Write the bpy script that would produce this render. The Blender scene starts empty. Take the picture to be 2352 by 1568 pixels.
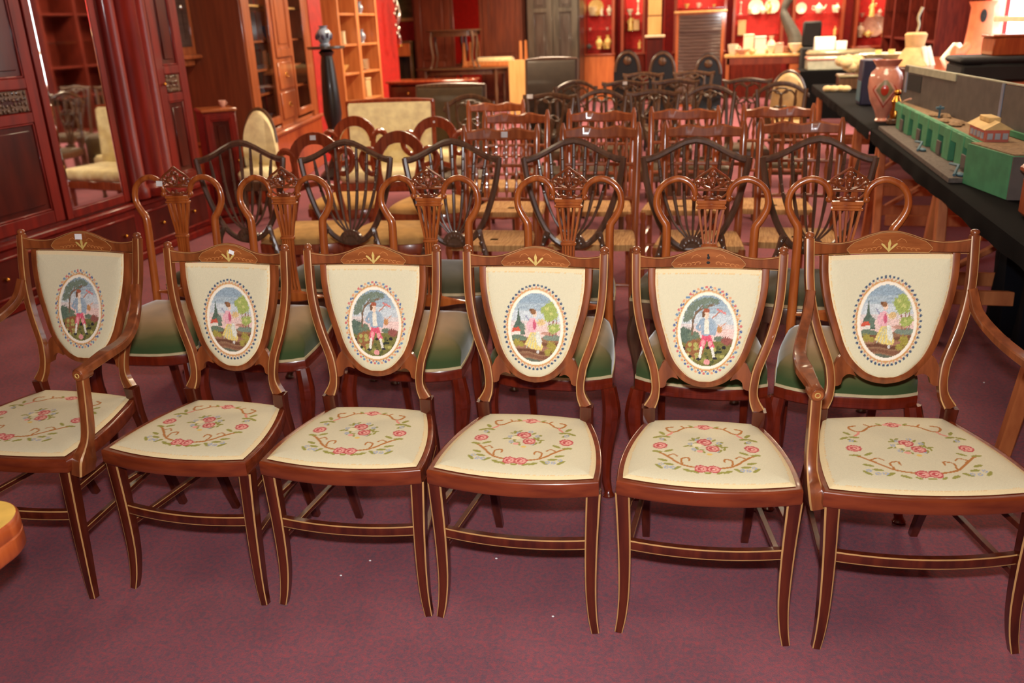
import bpy, bmesh, math, random
import numpy as np
from mathutils import Vector, Matrix
random.seed(7)
C = bpy.context.scene.collection
PI = math.pi
SC = bpy.context.scene

# ---------------------------------------------------------------- camera
FPX, PITCH, ROLL, CAMH, HEAD = 1964.46, 0.353466, -0.037375, 1.5223, 0.24
def cam_rows():
    c, s = math.cos(PITCH), math.sin(PITCH)
    M = np.array([[1, 0, 0], [0, -s, -c], [0, c, -s]])
    cr, sr = math.cos(ROLL), math.sin(ROLL)
    Rr = np.array([[cr, -sr, 0], [sr, cr, 0], [0, 0, 1]])
    ch, sh = math.cos(HEAD), math.sin(HEAD)
    Rz = np.array([[ch, sh, 0], [-sh, ch, 0], [0, 0, 1]])
    return Rr @ M @ Rz
RC = cam_rows()
cam = bpy.data.cameras.new('camera'); camo = bpy.data.objects.new('camera', cam); C.objects.link(camo)
camo.matrix_world = Matrix(((RC[0][0], -RC[1][0], -RC[2][0], 0), (RC[0][1], -RC[1][1], -RC[2][1], 0),
                            (RC[0][2], -RC[1][2], -RC[2][2], CAMH), (0, 0, 0, 1)))
cam.sensor_width = 22.3; cam.sensor_fit = 'HORIZONTAL'
cam.lens = FPX / 2352 * 22.3
cam.clip_start = 0.05; cam.clip_end = 100
cam.dof.use_dof = True; cam.dof.focus_distance = 2.35; cam.dof.aperture_fstop = 2.1
SC.camera = camo
def ray(u, w):
    return RC.T @ np.array([(u - 1176) / FPX, (w - 784) / FPX, 1.0])
def AV(u, w, V):                 # the point of the room at depth V seen at a photo pixel
    d = ray(u, w); t = V / d[1]; return Vector((d[0] * t, V, CAMH + d[2] * t))
def AU(u, w, U):
    d = ray(u, w); t = U / d[0]; return Vector((U, d[1] * t, CAMH + d[2] * t))
def AZ(u, w, Z):
    d = ray(u, w); t = (Z - CAMH) / d[2]; return Vector((d[0] * t, d[1] * t, Z))

# ---------------------------------------------------------------- world, lamps, exposure
SC.view_settings.view_transform = 'Standard'; SC.view_settings.look = 'None'
SC.view_settings.gamma = 1.0; SC.view_settings.exposure = 0.0; SC.view_settings.use_curve_mapping = False
wd = bpy.data.worlds.new('daylight'); SC.world = wd; wd.use_nodes = True
bg = wd.node_tree.nodes['Background']; bg.inputs[0].default_value = (0.86, 0.93, 1.0, 1); bg.inputs[1].default_value = 6.0
def lamp(name, loc, size, power, col, rot=(0, 0, 0), sy=None, shape='RECTANGLE'):
    l = bpy.data.lights.new(name, 'AREA'); l.shape = shape; l.size = size; l.size_y = sy or size
    l.energy = power; l.color = col
    o = bpy.data.objects.new(name, l); C.objects.link(o); o.location = loc; o.rotation_euler = rot
    return o
# the camera's own flash, just above the lens
fl = lamp('camera_flash', (0, 0, 0), 0.07, 60, (0.97, 0.98, 1.0), sy=0.045)
fm = camo.matrix_world.copy(); fm.translation = camo.matrix_world @ Vector((0.0, 0.13, -0.02)); fl.matrix_world = fm
# warm lamps under the saleroom ceiling
WARM = (1.0, 0.79, 0.53)
for (x, y, p) in ((-2.6, 5.4, 46), (0.9, 5.6, 46), (-2.6, 9.0, 125), (1.2, 9.0, 110), (-3.4, 12.6, 190), (1.2, 13.0, 180), (-3.0, 16.0, 150), (1.2, 16.2, 180), (-0.1, 1.0, 12)):
    lamp('ceiling_lamp', (x, y, 2.93), 0.9, p, WARM)
for (x, p) in ((-1.6, 50), (0.5, 50), (2.2, 50)):
    lamp("cabinet_lamp", (x, 17.9, 2.86), 1.1, p, (1.0, 0.82, 0.6), rot=(math.radians(25), 0, 0), sy=0.12)

# ---------------------------------------------------------------- materials
def lin(c):
    return tuple((x / 255 / 12.92) if x / 255 <= 0.04045 else ((x / 255 + 0.055) / 1.055) ** 2.4 for x in c)
def s3(r, g, b): return (*lin((r, g, b)), 1.0)
def newmat(name):
    m = bpy.data.materials.new(name); m.use_nodes = True
    nt = m.node_tree; b = nt.nodes['Principled BSDF']
    return m, nt, b
def N(nt, t, **kw):
    n = nt.nodes.new(t)
    for k, v in kw.items(): setattr(n, k, v)
    return n
def noisy(name, c1, c2, rough=0.5, scale=(8, 8, 8), coat=0.0, spec=0.5, bump=0.0, bscale=200, detail=3, metal=0.0, lo=0.35, hi=0.65, sheen=0.0, croughness=0.08):
    m, nt, b = newmat(name)
    tc = N(nt, 'ShaderNodeTexCoord'); mp = N(nt, 'ShaderNodeMapping'); mp.inputs['Scale'].default_value = scale
    nz = N(nt, 'ShaderNodeTexNoise'); nz.inputs['Scale'].default_value = 1.0; nz.inputs['Detail'].default_value = detail
    cr = N(nt, 'ShaderNodeValToRGB'); cr.color_ramp.elements[0].color = c1; cr.color_ramp.elements[1].color = c2
    cr.color_ramp.elements[0].position = lo; cr.color_ramp.elements[1].position = hi
    L = nt.links.new
    L(tc.outputs['Object'], mp.inputs[0]); L(mp.outputs[0], nz.inputs['Vector']); L(nz.outputs['Fac'], cr.inputs[0]); L(cr.outputs[0], b.inputs['Base Color'])
    b.inputs['Roughness'].default_value = rough; b.inputs['Specular IOR Level'].default_value = spec
    b.inputs['Coat Weight'].default_value = coat; b.inputs['Coat Roughness'].default_value = croughness; b.inputs['Metallic'].default_value = metal
    if sheen: b.inputs['Sheen Weight'].default_value = sheen; b.inputs['Sheen Roughness'].default_value = 0.4
    if bump:
        n2 = N(nt, 'ShaderNodeTexNoise'); n2.inputs['Scale'].default_value = bscale; n2.inputs['Detail'].default_value = 2
        bp = N(nt, 'ShaderNodeBump'); bp.inputs['Strength'].default_value = bump; bp.inputs['Distance'].default_value = 0.002
        L(tc.outputs['Object'], n2.inputs['Vector']); L(n2.outputs['Fac'], bp.inputs['Height']); L(bp.outputs[0], b.inputs['Normal'])
    return m
def wood(name, a, b_, rough=0.32, coat=0.6, sc=(45, 45, 5), **kw):
    return noisy(name, s3(*a), s3(*b_), rough=rough, scale=sc, coat=coat, detail=4, **kw)
def plain(name, c, rough=0.6, **kw):
    c1 = s3(*[max(0, x * 0.93) for x in c]); c2 = s3(*[min(255, x * 1.05) for x in c])
    return noisy(name, c1, c2, rough=rough, scale=kw.pop('scale', (14, 14, 14)), **kw)
MT = {}
MT['inlaid'] = wood('inlaid_mahogany', (108, 53, 25), (142, 74, 36), rough=0.32, coat=0.6)
MT['rail'] = wood('seat_rail_mahogany', (102, 38, 16), (130, 56, 25), rough=0.3, coat=0.7, sc=(6, 45, 45))
MT['leg'] = wood('leg_mahogany', (64, 18, 7), (92, 33, 13), rough=0.32, coat=0.6)
MT['string'] = plain('boxwood_stringing', (186, 140, 86), 0.4, coat=0.3)
MT['marq'] = wood('satinwood_panel', (136, 72, 34), (164, 94, 48), rough=0.3, coat=0.7, sc=(8, 60, 60))
MT['motif'] = plain('pale_inlay', (212, 182, 104), 0.4, coat=0.3)
MT['motif2'] = plain('tan_inlay', (204, 132, 72), 0.4, coat=0.3)
MT['hoop'] = wood('hoop_mahogany', (150, 70, 27), (184, 98, 42), rough=0.25, coat=0.9, croughness=0.05)
MT['hoopdark'] = wood('hoop_carving_mahogany', (104, 48, 24), (140, 70, 34), rough=0.26, coat=0.9, croughness=0.05)
MT['redleg'] = wood('red_mahogany', (88, 24, 9), (116, 36, 14), rough=0.25, coat=0.9, croughness=0.05)
MT['dark'] = wood('dark_mahogany', (80, 55, 41), (108, 74, 54), rough=0.3, coat=0.7, croughness=0.1)
MT['dark2'] = wood('old_dark_mahogany', (76, 50, 29), (106, 72, 44), rough=0.38, coat=0.3, croughness=0.12)
MT['balloon'] = wood('balloon_mahogany', (128, 52, 26), (160, 74, 38), rough=0.26, coat=0.9, croughness=0.06)
MT['elm'] = wood('waxed_elm', (150, 76, 38), (184, 102, 56), rough=0.32, coat=0.7, croughness=0.1)
MT['wardrobe'] = wood('wardrobe_mahogany', (96, 15, 7), (126, 26, 12), rough=0.4, coat=0.2, spec=0.3, sc=(20, 20, 2.5))
MT['cornercab'] = wood('dull_dark_mahogany', (78, 22, 14), (104, 34, 20), rough=0.7, coat=0.0, spec=0.15)  # dark red mahogany with a dull, uncoated surface
MT['wardpanel'] = wood('flame_mahogany_panel', (58, 13, 7), (84, 24, 12), rough=0.3, coat=0.35, spec=0.3, sc=(9, 9, 2))
MT['pine'] = wood('honey_pine', (186, 112, 60), (212, 138, 78), rough=0.4, coat=0.3, sc=(20, 20, 2))
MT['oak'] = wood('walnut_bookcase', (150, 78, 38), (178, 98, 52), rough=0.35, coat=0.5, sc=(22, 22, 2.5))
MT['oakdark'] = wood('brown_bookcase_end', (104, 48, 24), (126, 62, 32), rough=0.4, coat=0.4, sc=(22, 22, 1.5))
MT['tan'] = wood('tan_board', (206, 160, 92), (226, 180, 110), rough=0.5, coat=0.1, sc=(20, 20, 2))
MT['trestle'] = wood('trestle_pine', (176, 96, 50), (202, 120, 66), rough=0.6, coat=0.0, sc=(25, 25, 4))
MT['yellowtop'] = plain('yellow_veneer_top', (244, 196, 96), 0.35, coat=0.3)
MT['edge'] = wood('orange_table_edge', (156, 66, 28), (182, 88, 40), rough=0.35, coat=0.4)
MT['velvet'] = None
MT['braid'] = plain('cream_braid', (206, 186, 142), 0.9, bump=0.6, bscale=260)
MT['cream'] = plain('cream_damask', (248, 230, 178), 0.85, bump=0.3, bscale=60)
MT['gold'] = plain('gold_dralon', (196, 150, 86), 0.9, bump=0.3, bscale=140)
MT['rush'] = noisy('woven_rush', s3(168, 118, 66), s3(206, 158, 98), rough=0.85, scale=(160, 12, 12), bump=0.5, bscale=160)
MT['sticker'] = plain('white_paper', (246, 242, 240), 0.7)
MT['blackcloth'] = plain('black_cloth', (15, 14, 14), 0.95, spec=0.08, bump=0.4, bscale=300)
MT['navycloth'] = plain('navy_cloth', (17, 19, 25), 0.95, spec=0.08, bump=0.4, bscale=200)
MT['black'] = plain('black_lacquer', (22, 20, 20), 0.35, coat=0.2)
MT['blackmatte'] = plain('black_matte', (30, 28, 27), 0.8)
MT['china'] = plain('white_china', (240, 226, 196), 0.2, coat=0.5)
MT['chinapink'] = plain('pink_china', (226, 176, 156), 0.25, coat=0.5)
MT['chinagold'] = plain('gilt_china', (226, 190, 110), 0.3, coat=0.4)
MT['chinablue'] = plain('blue_china', (132, 146, 168), 0.25, coat=0.5)
MT['white'] = plain('white_card', (244, 238, 224), 0.8)
MT['silver'] = plain('polished_metal', (220, 216, 206), 0.16, metal=1.0)
MT['brass'] = plain('brass', (206, 146, 62), 0.25, metal=1.0)
MT['terracotta'] = plain('orange_terracotta', (226, 124, 82), 0.6)
MT['grey'] = plain('grey_painted_board', (92, 82, 76), 0.8)
MT['greyedge'] = plain('pale_grey_batten', (172, 170, 146), 0.8)
MT['green'] = plain('green_painted_board', (70, 142, 98), 0.7)
MT['ground'] = noisy('model_ground', s3(128, 102, 74), s3(164, 132, 98), rough=0.95, scale=(60, 60, 60))
MT['track'] = noisy('model_track_bed', s3(88, 78, 72), s3(112, 100, 92), rough=0.95, scale=(80, 80, 80))
MT['modelred'] = plain('model_brick', (206, 106, 84), 0.8)
MT['modelroof'] = plain('model_roof', (222, 188, 124), 0.8)
MT['modelblue'] = plain('model_blue', (74, 110, 126), 0.7)
MT['glasspale'] = plain('model_window', (176, 176, 178), 0.4)
MT['pinkvase'] = plain('pink_glazed_pottery', (222, 152, 128), 0.25, coat=0.6)
MT['redglaze'] = plain('red_glaze', (196, 62, 40), 0.3, coat=0.5)
MT['sage'] = plain('sage_glaze', (150, 138, 104), 0.35, coat=0.5)
MT['plush'] = plain('cream_plush', (226, 196, 142), 0.95, sheen=0.4)
MT['navy'] = plain('navy_box', (52, 48, 74), 0.5)
MT['tancloth'] = plain('tan_corset_cloth', (206, 164, 112), 0.9)
MT['bronze'] = plain('grey_bronze', (82, 80, 74), 0.45)
MT['greydoor'] = noisy('grey_sheen_oak', s3(56, 53, 45), s3(78, 73, 63), rough=0.3, scale=(12, 12, 2), coat=0.6)  # grey-green of reflected light is put into the oak's base colour
MT['greybead'] = plain('dark_oak_bead', (44, 32, 24), 0.4, coat=0.4)
MT['greypanel'] = noisy('grey_sheen_panel', s3(50, 42, 37), s3(70, 64, 57), rough=0.3, scale=(10, 10, 2), coat=0.6)  # panel tone carries the same painted-in sheen
MT['redwall'] = plain('red_painted_wall', (178, 25, 16), 0.55)
MT['redback'] = plain('red_cabinet_lining', (212, 40, 34), 0.7)
MT['redbackdark'] = plain('deep_red_panel', (172, 24, 18), 0.7)
MT['cabinet'] = wood('cabinet_mahogany', (112, 44, 22), (142, 62, 32), rough=0.35, coat=0.4, sc=(18, 18, 2))
MT['walnutdark'] = wood('walnut_wardrobe_wood', (88, 38, 18), (112, 52, 26), rough=0.45, coat=0.15, sc=(18, 18, 2))
MT['counter'] = wood('counter_front', (170, 88, 38), (194, 108, 52), rough=0.4, coat=0.3, sc=(18, 18, 2))
MT['shutter'] = wood('dark_slate_wood', (78, 58, 50), (98, 76, 66), rough=0.4, coat=0.4, sc=(5, 40, 40))
MT['beige'] = plain('beige_leather', (204, 168, 114), 0.5)
MT['brownleather'] = plain('olive_brown_leather', (80, 62, 40), 0.6, coat=0.05, spec=0.25)
MT['darkleather'] = plain('dark_brown_leather', (58, 46, 36), 0.6, coat=0.05, spec=0.25)
MT['ceil'] = plain('ceiling_paint', (226, 214, 196), 0.9)
MT['frame'] = plain('cream_window_paint', (222, 204, 166), 0.6)
MT['painting'] = noisy('landscape_painting', s3(70, 84, 38), s3(120, 116, 66), rough=0.5, scale=(5, 5, 9))
MT['book1'] = plain('brown_book', (120, 74, 44), 0.7); MT['book2'] = plain('ivory_book', (214, 196, 156), 0.7)
def glassmat(name, tint, rough=0.02):
    m, nt, b = newmat(name)
    tr = N(nt, 'ShaderNodeBsdfTransparent'); tr.inputs[0].default_value = tint
    gl = N(nt, 'ShaderNodeBsdfGlossy'); gl.inputs['Roughness'].default_value = rough
    mx = N(nt, 'ShaderNodeMixShader'); mx.inputs[0].default_value = 0.07
    nt.links.new(tr.outputs[0], mx.inputs[1]); nt.links.new(gl.outputs[0], mx.inputs[2])
    nt.links.new(mx.outputs[0], nt.nodes['Material Output'].inputs[0])
    return m
MT['glass'] = glassmat('pane_glass', (0.95, 0.96, 0.95, 1))
MT['glassdim'] = glassmat('shelf_glass', (0.82, 0.86, 0.84, 1), 0.1)
mm, nt_, b_ = newmat('mirror_silvering'); b_.inputs['Metallic'].default_value = 1; b_.inputs['Roughness'].default_value = 0.03; b_.inputs['Base Color'].default_value = (0.82, 0.82, 0.8, 1)
MT['mirror'] = mm
# velvet: green pile, with the nap's sheen on the seat crown painted in as tan
m, nt, b = newmat('sheen_tinted_velvet')
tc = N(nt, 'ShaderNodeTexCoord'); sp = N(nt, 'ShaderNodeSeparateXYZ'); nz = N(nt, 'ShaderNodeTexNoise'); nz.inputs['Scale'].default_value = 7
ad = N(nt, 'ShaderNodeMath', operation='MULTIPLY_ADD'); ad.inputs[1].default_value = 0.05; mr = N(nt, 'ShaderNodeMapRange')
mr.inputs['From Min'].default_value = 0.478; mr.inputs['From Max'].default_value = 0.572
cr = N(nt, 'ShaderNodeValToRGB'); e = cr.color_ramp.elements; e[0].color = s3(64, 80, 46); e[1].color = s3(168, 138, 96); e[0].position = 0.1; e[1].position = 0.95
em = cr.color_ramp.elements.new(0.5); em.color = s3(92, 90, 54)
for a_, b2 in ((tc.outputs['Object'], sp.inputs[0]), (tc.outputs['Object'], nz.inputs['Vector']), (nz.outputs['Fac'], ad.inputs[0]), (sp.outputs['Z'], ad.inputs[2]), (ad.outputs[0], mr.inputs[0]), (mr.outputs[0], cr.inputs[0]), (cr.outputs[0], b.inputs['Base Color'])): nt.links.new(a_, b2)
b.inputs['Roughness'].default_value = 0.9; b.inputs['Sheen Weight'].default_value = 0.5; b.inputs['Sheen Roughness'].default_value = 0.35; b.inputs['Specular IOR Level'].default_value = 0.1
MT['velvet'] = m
MT['velvet2'] = plain('dark_green_velvet', (74, 72, 46), 0.9, sheen=0.4)
# needlepoint: colour of each stitch kept on the mesh
m, nt, b = newmat('needlepoint')
at = N(nt, 'ShaderNodeVertexColor'); at.layer_name = 'stitch'
tc = N(nt, 'ShaderNodeTexCoord'); vo = N(nt, 'ShaderNodeTexVoronoi'); vo.inputs['Scale'].default_value = 520
bp = N(nt, 'ShaderNodeBump'); bp.inputs['Strength'].default_value = 0.35; bp.inputs['Distance'].default_value = 0.001
nt.links.new(at.outputs['Color'], b.inputs['Base Color']); nt.links.new(tc.outputs['Object'], vo.inputs['Vector']); nt.links.new(vo.outputs['Distance'], bp.inputs['Height']); nt.links.new(bp.outputs[0], b.inputs['Normal'])
b.inputs['Roughness'].default_value = 0.9; b.inputs['Specular IOR Level'].default_value = 0.15
MT['needle'] = m
# carpet
m, nt, b = newmat('speckled_maroon_carpet')
tc = N(nt, 'ShaderNodeTexCoord'); L = nt.links.new
n1 = N(nt, 'ShaderNodeTexNoise'); n1.inputs['Scale'].default_value = 70; n1.inputs['Detail'].default_value = 7; n1.inputs['Roughness'].default_value = 0.92
n2 = N(nt, 'ShaderNodeTexNoise'); n2.inputs['Scale'].default_value = 3.2; n2.inputs['Detail'].default_value = 4
c1 = N(nt, 'ShaderNodeValToRGB'); e = c1.color_ramp.elements
e[0].position = 0.41; e[0].color = s3(114, 88, 98); e[1].position = 0.59; e[1].color = s3(172, 86, 92)
em = c1.color_ramp.elements.new(0.5); em.color = s3(140, 90, 98)
mx = N(nt, 'ShaderNodeMixRGB', blend_type='MULTIPLY'); c2 = N(nt, 'ShaderNodeValToRGB'); c2.color_ramp.elements[0].color = (0.84, 0.86, 0.88, 1); c2.color_ramp.elements[1].color = (1.08, 1.02, 1.02, 1)
c2.color_ramp.elements[0].position = 0.35; c2.color_ramp.elements[1].position = 0.65; mx.inputs[0].default_value = 1
n3 = N(nt, 'ShaderNodeTexNoise'); n3.inputs['Scale'].default_value = 420; bp = N(nt, 'ShaderNodeBump'); bp.inputs['Strength'].default_value = 0.5; bp.inputs['Distance'].default_value = 0.004
for n_ in (n1, n2, n3): L(tc.outputs['Object'], n_.inputs['Vector'])
L(n1.outputs['Fac'], c1.inputs[0]); L(n2.outputs['Fac'], c2.inputs[0]); L(c1.outputs[0], mx.inputs[1]); L(c2.outputs[0], mx.inputs[2]); L(mx.outputs[0], b.inputs['Base Color'])
L(n3.outputs['Fac'], bp.inputs['Height']); L(bp.outputs[0], b.inputs['Normal'])
b.inputs['Roughness'].default_value = 0.95; b.inputs['Specular IOR Level'].default_value = 0.1
MT['carpet'] = m

# ---------------------------------------------------------------- mesh building
class MB:
    def __init__(s): s.v = []; s.f = []; s.m = []; s.M = None
    def add(s, vs, fs, mi=0):
        o = len(s.v)
        if s.M is not None: vs = [s.M @ Vector(p) for p in vs]
        s.v.extend([tuple(p) for p in vs]); s.f.extend([tuple(i + o for i in f) for f in fs])
        s.m.extend(mi if isinstance(mi, (list, tuple)) else [mi] * len(fs)); return s
    def box(s, x0, x1, y0, y1, z0, z1, b=0.0, mi=0):
        if b <= 0:
            vs = [(x, y, z) for z in (z0, z1) for y in (y0, y1) for x in (x0, x1)]
            return s.add(vs, [(0, 2, 3, 1), (4, 5, 7, 6), (0, 1, 5, 4), (2, 6, 7, 3), (0, 4, 6, 2), (1, 3, 7, 5)], mi)
        b = min(b, (x1 - x0) * .45, (y1 - y0) * .45, (z1 - z0) * .45)
        bm = bmesh.new(); bmesh.ops.create_cube(bm, size=1)
        for v in bm.verts: v.co = Vector(((x0 + x1) / 2 + v.co.x * (x1 - x0), (y0 + y1) / 2 + v.co.y * (y1 - y0), (z0 + z1) / 2 + v.co.z * (z1 - z0)))
        bmesh.ops.bevel(bm, geom=bm.edges[:], offset=b, segments=1, affect='EDGES', profile=0.5)
        bm.verts.index_update()
        s.add([tuple(v.co) for v in bm.verts], [tuple(v.index for v in f.verts) for f in bm.faces], mi); bm.free(); return s
    def grid(s, P, mi=0, closed_u=False, closed_v=False):      # P[i][j] points
        n, k = len(P), len(P[0]); vs = [p for r in P for p in r]; fs = []
        for i in range(n if closed_u else n - 1):
            for j in range(k if closed_v else k - 1):
                a = i * k + j; b_ = ((i + 1) % n) * k + j; c = ((i + 1) % n) * k + (j + 1) % k; d = i * k + (j + 1) % k
                fs.append((a, d, c, b_))
        return s.add(vs, fs, mi)
    def sweep(s, pts, prof, size, X=(1, 0, 0), mats=None, caps=True, closed=False):
        pts = [Vector(p) for p in pts]; n = len(pts); rings = []
        for i, p in enumerate(pts):
            a = pts[(i - 1) % n] if (closed or i > 0) else p; c = pts[(i + 1) % n] if (closed or i < n - 1) else p
            t = (c - a).normalized(); xr = Vector(X[i] if isinstance(X, list) else X)
            x = (xr - t * xr.dot(t)).normalized(); y = t.cross(x)
            sz = size(i / (n - 1)) if callable(size) else (size[i] if isinstance(size, list) else size)
            if not isinstance(sz, (tuple, list)): sz = (sz, sz)
            rings.append([p + x * (q[0] * sz[0]) + y * (q[1] * sz[1]) for q in prof])
        k = len(prof); o = len(s.v); vs = [q for r in rings for q in r]; fs = []; ms = []
        for i in range(n if closed else n - 1):
            for j in range(k):
                a = i * k + j; b_ = i * k + (j + 1) % k; c = ((i + 1) % n) * k + (j + 1) % k; d = ((i + 1) % n) * k + j
                fs.append((a, b_, c, d)); ms.append(mats[j] if mats else 0)
        if caps and not closed:
            fs.append(tuple(range(k))[::-1]); ms.append(0); fs.append(tuple((n - 1) * k + j for j in range(k))); ms.append(0)
        return s.add(vs, fs, ms)
    def tube(s, pts, r, n=8, X=None, mi=0, closed=False, flat=1.0):
        prof = [(math.cos(2 * PI * j / n), math.sin(2 * PI * j / n) * flat) for j in range(n)]
        pts = [Vector(p) for p in pts]
        if X is None:
            d = (pts[-1] - pts[0]) if not closed else (pts[1] - pts[0]); X = (0, 1, 0) if abs(d.normalized().y) < 0.9 else (1, 0, 0)
        return s.sweep(pts, prof, r, X, [mi] * n, closed=closed)
    def lathe(s, prof, c=(0, 0, 0), n=16, mi=0, caps=True):
        P = [[(c[0] + r * math.cos(2 * PI * j / n), c[1] + r * math.sin(2 * PI * j / n), c[2] + z) for j in range(n)] for r, z in prof]
        s.grid(P, mi, closed_v=True)
        if caps: s.add(P[0], [tuple(range(n))], mi); s.add(P[-1], [tuple(range(n))[::-1]], mi)
        return s
    def prism(s, out, y0, y1, mi=0, fn=None):                  # outline in x,z given a depth
        n = len(out); f = fn or (lambda x, y, z: (x, y, z))
        vs = [f(x, y0, z) for x, z in out] + [f(x, y1, z) for x, z in out]
        return s.add(vs, [tuple(range(n)), tuple(range(2 * n - 1, n - 1, -1))] + [(i, n + i, n + (i + 1) % n, (i + 1) % n) for i in range(n)], mi)
    def plate(s, out, z0, z1, mi=0):                           # outline in x,y given a height
        n = len(out); vs = [(x, y, z0) for x, y in out] + [(x, y, z1) for x, y in out]
        return s.add(vs, [tuple(range(n))[::-1], tuple(range(n, 2 * n))] + [(i, (i + 1) % n, n + (i + 1) % n, n + i) for i in range(n)], mi)
    def strip(s, xs, lo, hi, yf, th, mi=0, ch=0.15):           # a rail: lower and upper edge curves over x, bowed in y
        ring = []
        for x in xs:
            a, b_ = lo(x), hi(x); c = (b_ - a) * ch; y = yf(x)
            ring.append([(x, y, a), (x, y - th * .5, a + c), (x, y - th * .5, b_ - c), (x, y, b_), (x, y + th * .5, b_ - c), (x, y + th * .5, a + c)])
        s.grid([[*map(Vector, r)] for r in ring], mi, closed_v=True)
        s.add(ring[0], [tuple(range(6))], mi); s.add(ring[-1], [tuple(range(6))[::-1]], mi); return s
    def loopprof(s, loop, prof, mi=0):                         # closed x,y loop with a section of (inset, z)
        n = len(loop); L2 = [Vector(p).to_2d() if len(p) > 2 else Vector(p) for p in loop]; nr = []
        for i in range(n):
            t = (L2[(i + 1) % n] - L2[i - 1]).normalized(); nr.append(Vector((-t.y, t.x)))
        P = [[(L2[i].x + nr[i].x * o, L2[i].y + nr[i].y * o, z) for i in range(n)] for o, z in prof]
        return s.grid(P, mi, closed_v=True)
    def ball(s, c, r, mi=0, n=10, k=6):
        rx, ry, rz = r if isinstance(r, (tuple, list)) else (r, r, r)
        P = [[(c[0] + rx * math.sin(PI * i / k) * math.cos(2 * PI * j / n), c[1] + ry * math.sin(PI * i / k) * math.sin(2 * PI * j / n), c[2] - rz * math.cos(PI * i / k)) for j in range(n)] for i in range(k + 1)]
        return s.grid(P, mi, closed_v=True)
    def mesh(s, name, mats, ang=38):
        me = bpy.data.meshes.new(name); me.from_pydata(s.v, [], s.f)
        mats = mats if isinstance(mats, (list, tuple)) else [mats]
        for m_ in mats: me.materials.append(MT[m_] if isinstance(m_, str) else m_)
        if any(s.m): me.polygons.foreach_set('material_index', s.m)
        bm = bmesh.new(); bm.from_mesh(me); bmesh.ops.remove_doubles(bm, verts=bm.verts, dist=1e-5); bmesh.ops.recalc_face_normals(bm, faces=bm.faces); bm.to_mesh(me); bm.free()
        me.polygons.foreach_set('use_smooth', [True] * len(me.polygons)); me.set_sharp_from_angle(angle=math.radians(ang)); me.update()
        return me
    def build(s, name, mats, parent=None, ang=38, label=None):
        o = bpy.data.objects.new(name, s.mesh(name, mats, ang)); C.objects.link(o)
        if parent is not None: o.parent = parent
        if label: o['label'] = label
        return o
def tag(o, label, cat, group=None):
    o['label'] = label; o['category'] = cat
    if group: o['group'] = group
    return o
def thing(name, label, cat, loc=(0, 0, 0), rz=0.0, group=None):
    o = bpy.data.objects.new(name, None); o.empty_display_size = 0.1; C.objects.link(o)
    o.location = loc; o.rotation_euler = (0, 0, rz); return tag(o, label, cat, group)
def struct(o): o['kind'] = 'structure'; return o
def dup(root, loc, rz, label, group=None):
    r = root.copy(); C.objects.link(r); r.location = loc; r.rotation_euler = (0, 0, rz); r['label'] = label
    if group: r['group'] = group
    for ch in list(root.children):
        c = ch.copy(); C.objects.link(c); c.parent = r
        for g in list(ch.children):
            d = g.copy(); C.objects.link(d); d.parent = c
    return r
def part_like(o, parent):
    c = o.copy(); C.objects.link(c); c.parent = parent; return c
def lerp(a, b, t): return a + (b - a) * t
def interp(x, xs, ys): return float(np.interp(x, xs, ys))
def smooth_pts(pts, n=24):                # Catmull-Rom through the points
    P = [Vector(p) for p in pts]; P = [P[0] * 2 - P[1]] + P + [P[-1] * 2 - P[-2]]; out = []
    m = len(P) - 3
    for i in range(n + 1):
        t = i / n * m; k = min(int(t), m - 1); t -= k; a, b_, c, d = P[k:k + 4]
        out.append(0.5 * ((2 * b_) + (c - a) * t + (2 * a - 5 * b_ + 4 * c - d) * t * t + (3 * b_ - a - 3 * c + d) * t ** 3))
    return out
def sticker(parent, c, w=0.026, h=0.018, tilt=0.0, lean=0.15):
    m = MB(); ca, sa = math.cos(tilt), math.sin(tilt)
    out = [(ca * x - sa * z, sa * x + ca * z) for x, z in ((-w, -h), (w, -h), (w, h), (-w, h))]
    m.prism(out, -0.0008, 0.0008, fn=lambda x, y, z: (c[0] + x, c[1] + y + z * lean, c[2] + z))
    return m.build('price_sticker', 'sticker', parent, label='small white paper sticker')
RECT = [(-1, -.86), (-.76, -1), (.76, -1), (1, -.86), (1, .86), (.86, 1), (-.86, 1), (-1, .86)]
RMAT = [1, 0, 1, 0, 0, 0, 0, 0]
PLN = [(-1, -.8), (-.8, -1), (.8, -1), (1, -.8), (1, .8), (.8, 1), (-.8, 1), (-1, .8)]

# ---------------------------------------------------------------- room shell
def wallbox(name, x0, x1, y0, y1, z0, z1, mat):
    o = MB().box(x0, x1, y0, y1, z0, z1).build(name, mat); return struct(o)
WL, WR, WB, WF, HC = -5.35, 3.25, 19.0, -2.6, 3.0
wallbox('floor', -7.2, WR + .2, WF - .2, WB + .2, -.1, 0, 'carpet')
wallbox('ceiling', -7.2, WR + .2, WF - .2, WB + .2, HC, HC + .1, 'ceil')
wallbox('wall_back', -7.2, WR + .2, WB, WB + .2, 0, HC, 'redwall')
wallbox('wall_front', -7.2, WR + .2, WF - .2, WF, 0, HC, 'redwall')
YE = AU(913, 100, WL).y
wallbox('wall_left', WL - .2, WL, WF, YE, 0, HC, 'redwall')
wallbox('wall_left_return', -7.2, WL - .2, YE - .2, YE, 0, HC, 'redwall')
wallbox('wall_left_recess', -7.2, -7.0, YE, WB, 0, HC, 'redwall')
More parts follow.
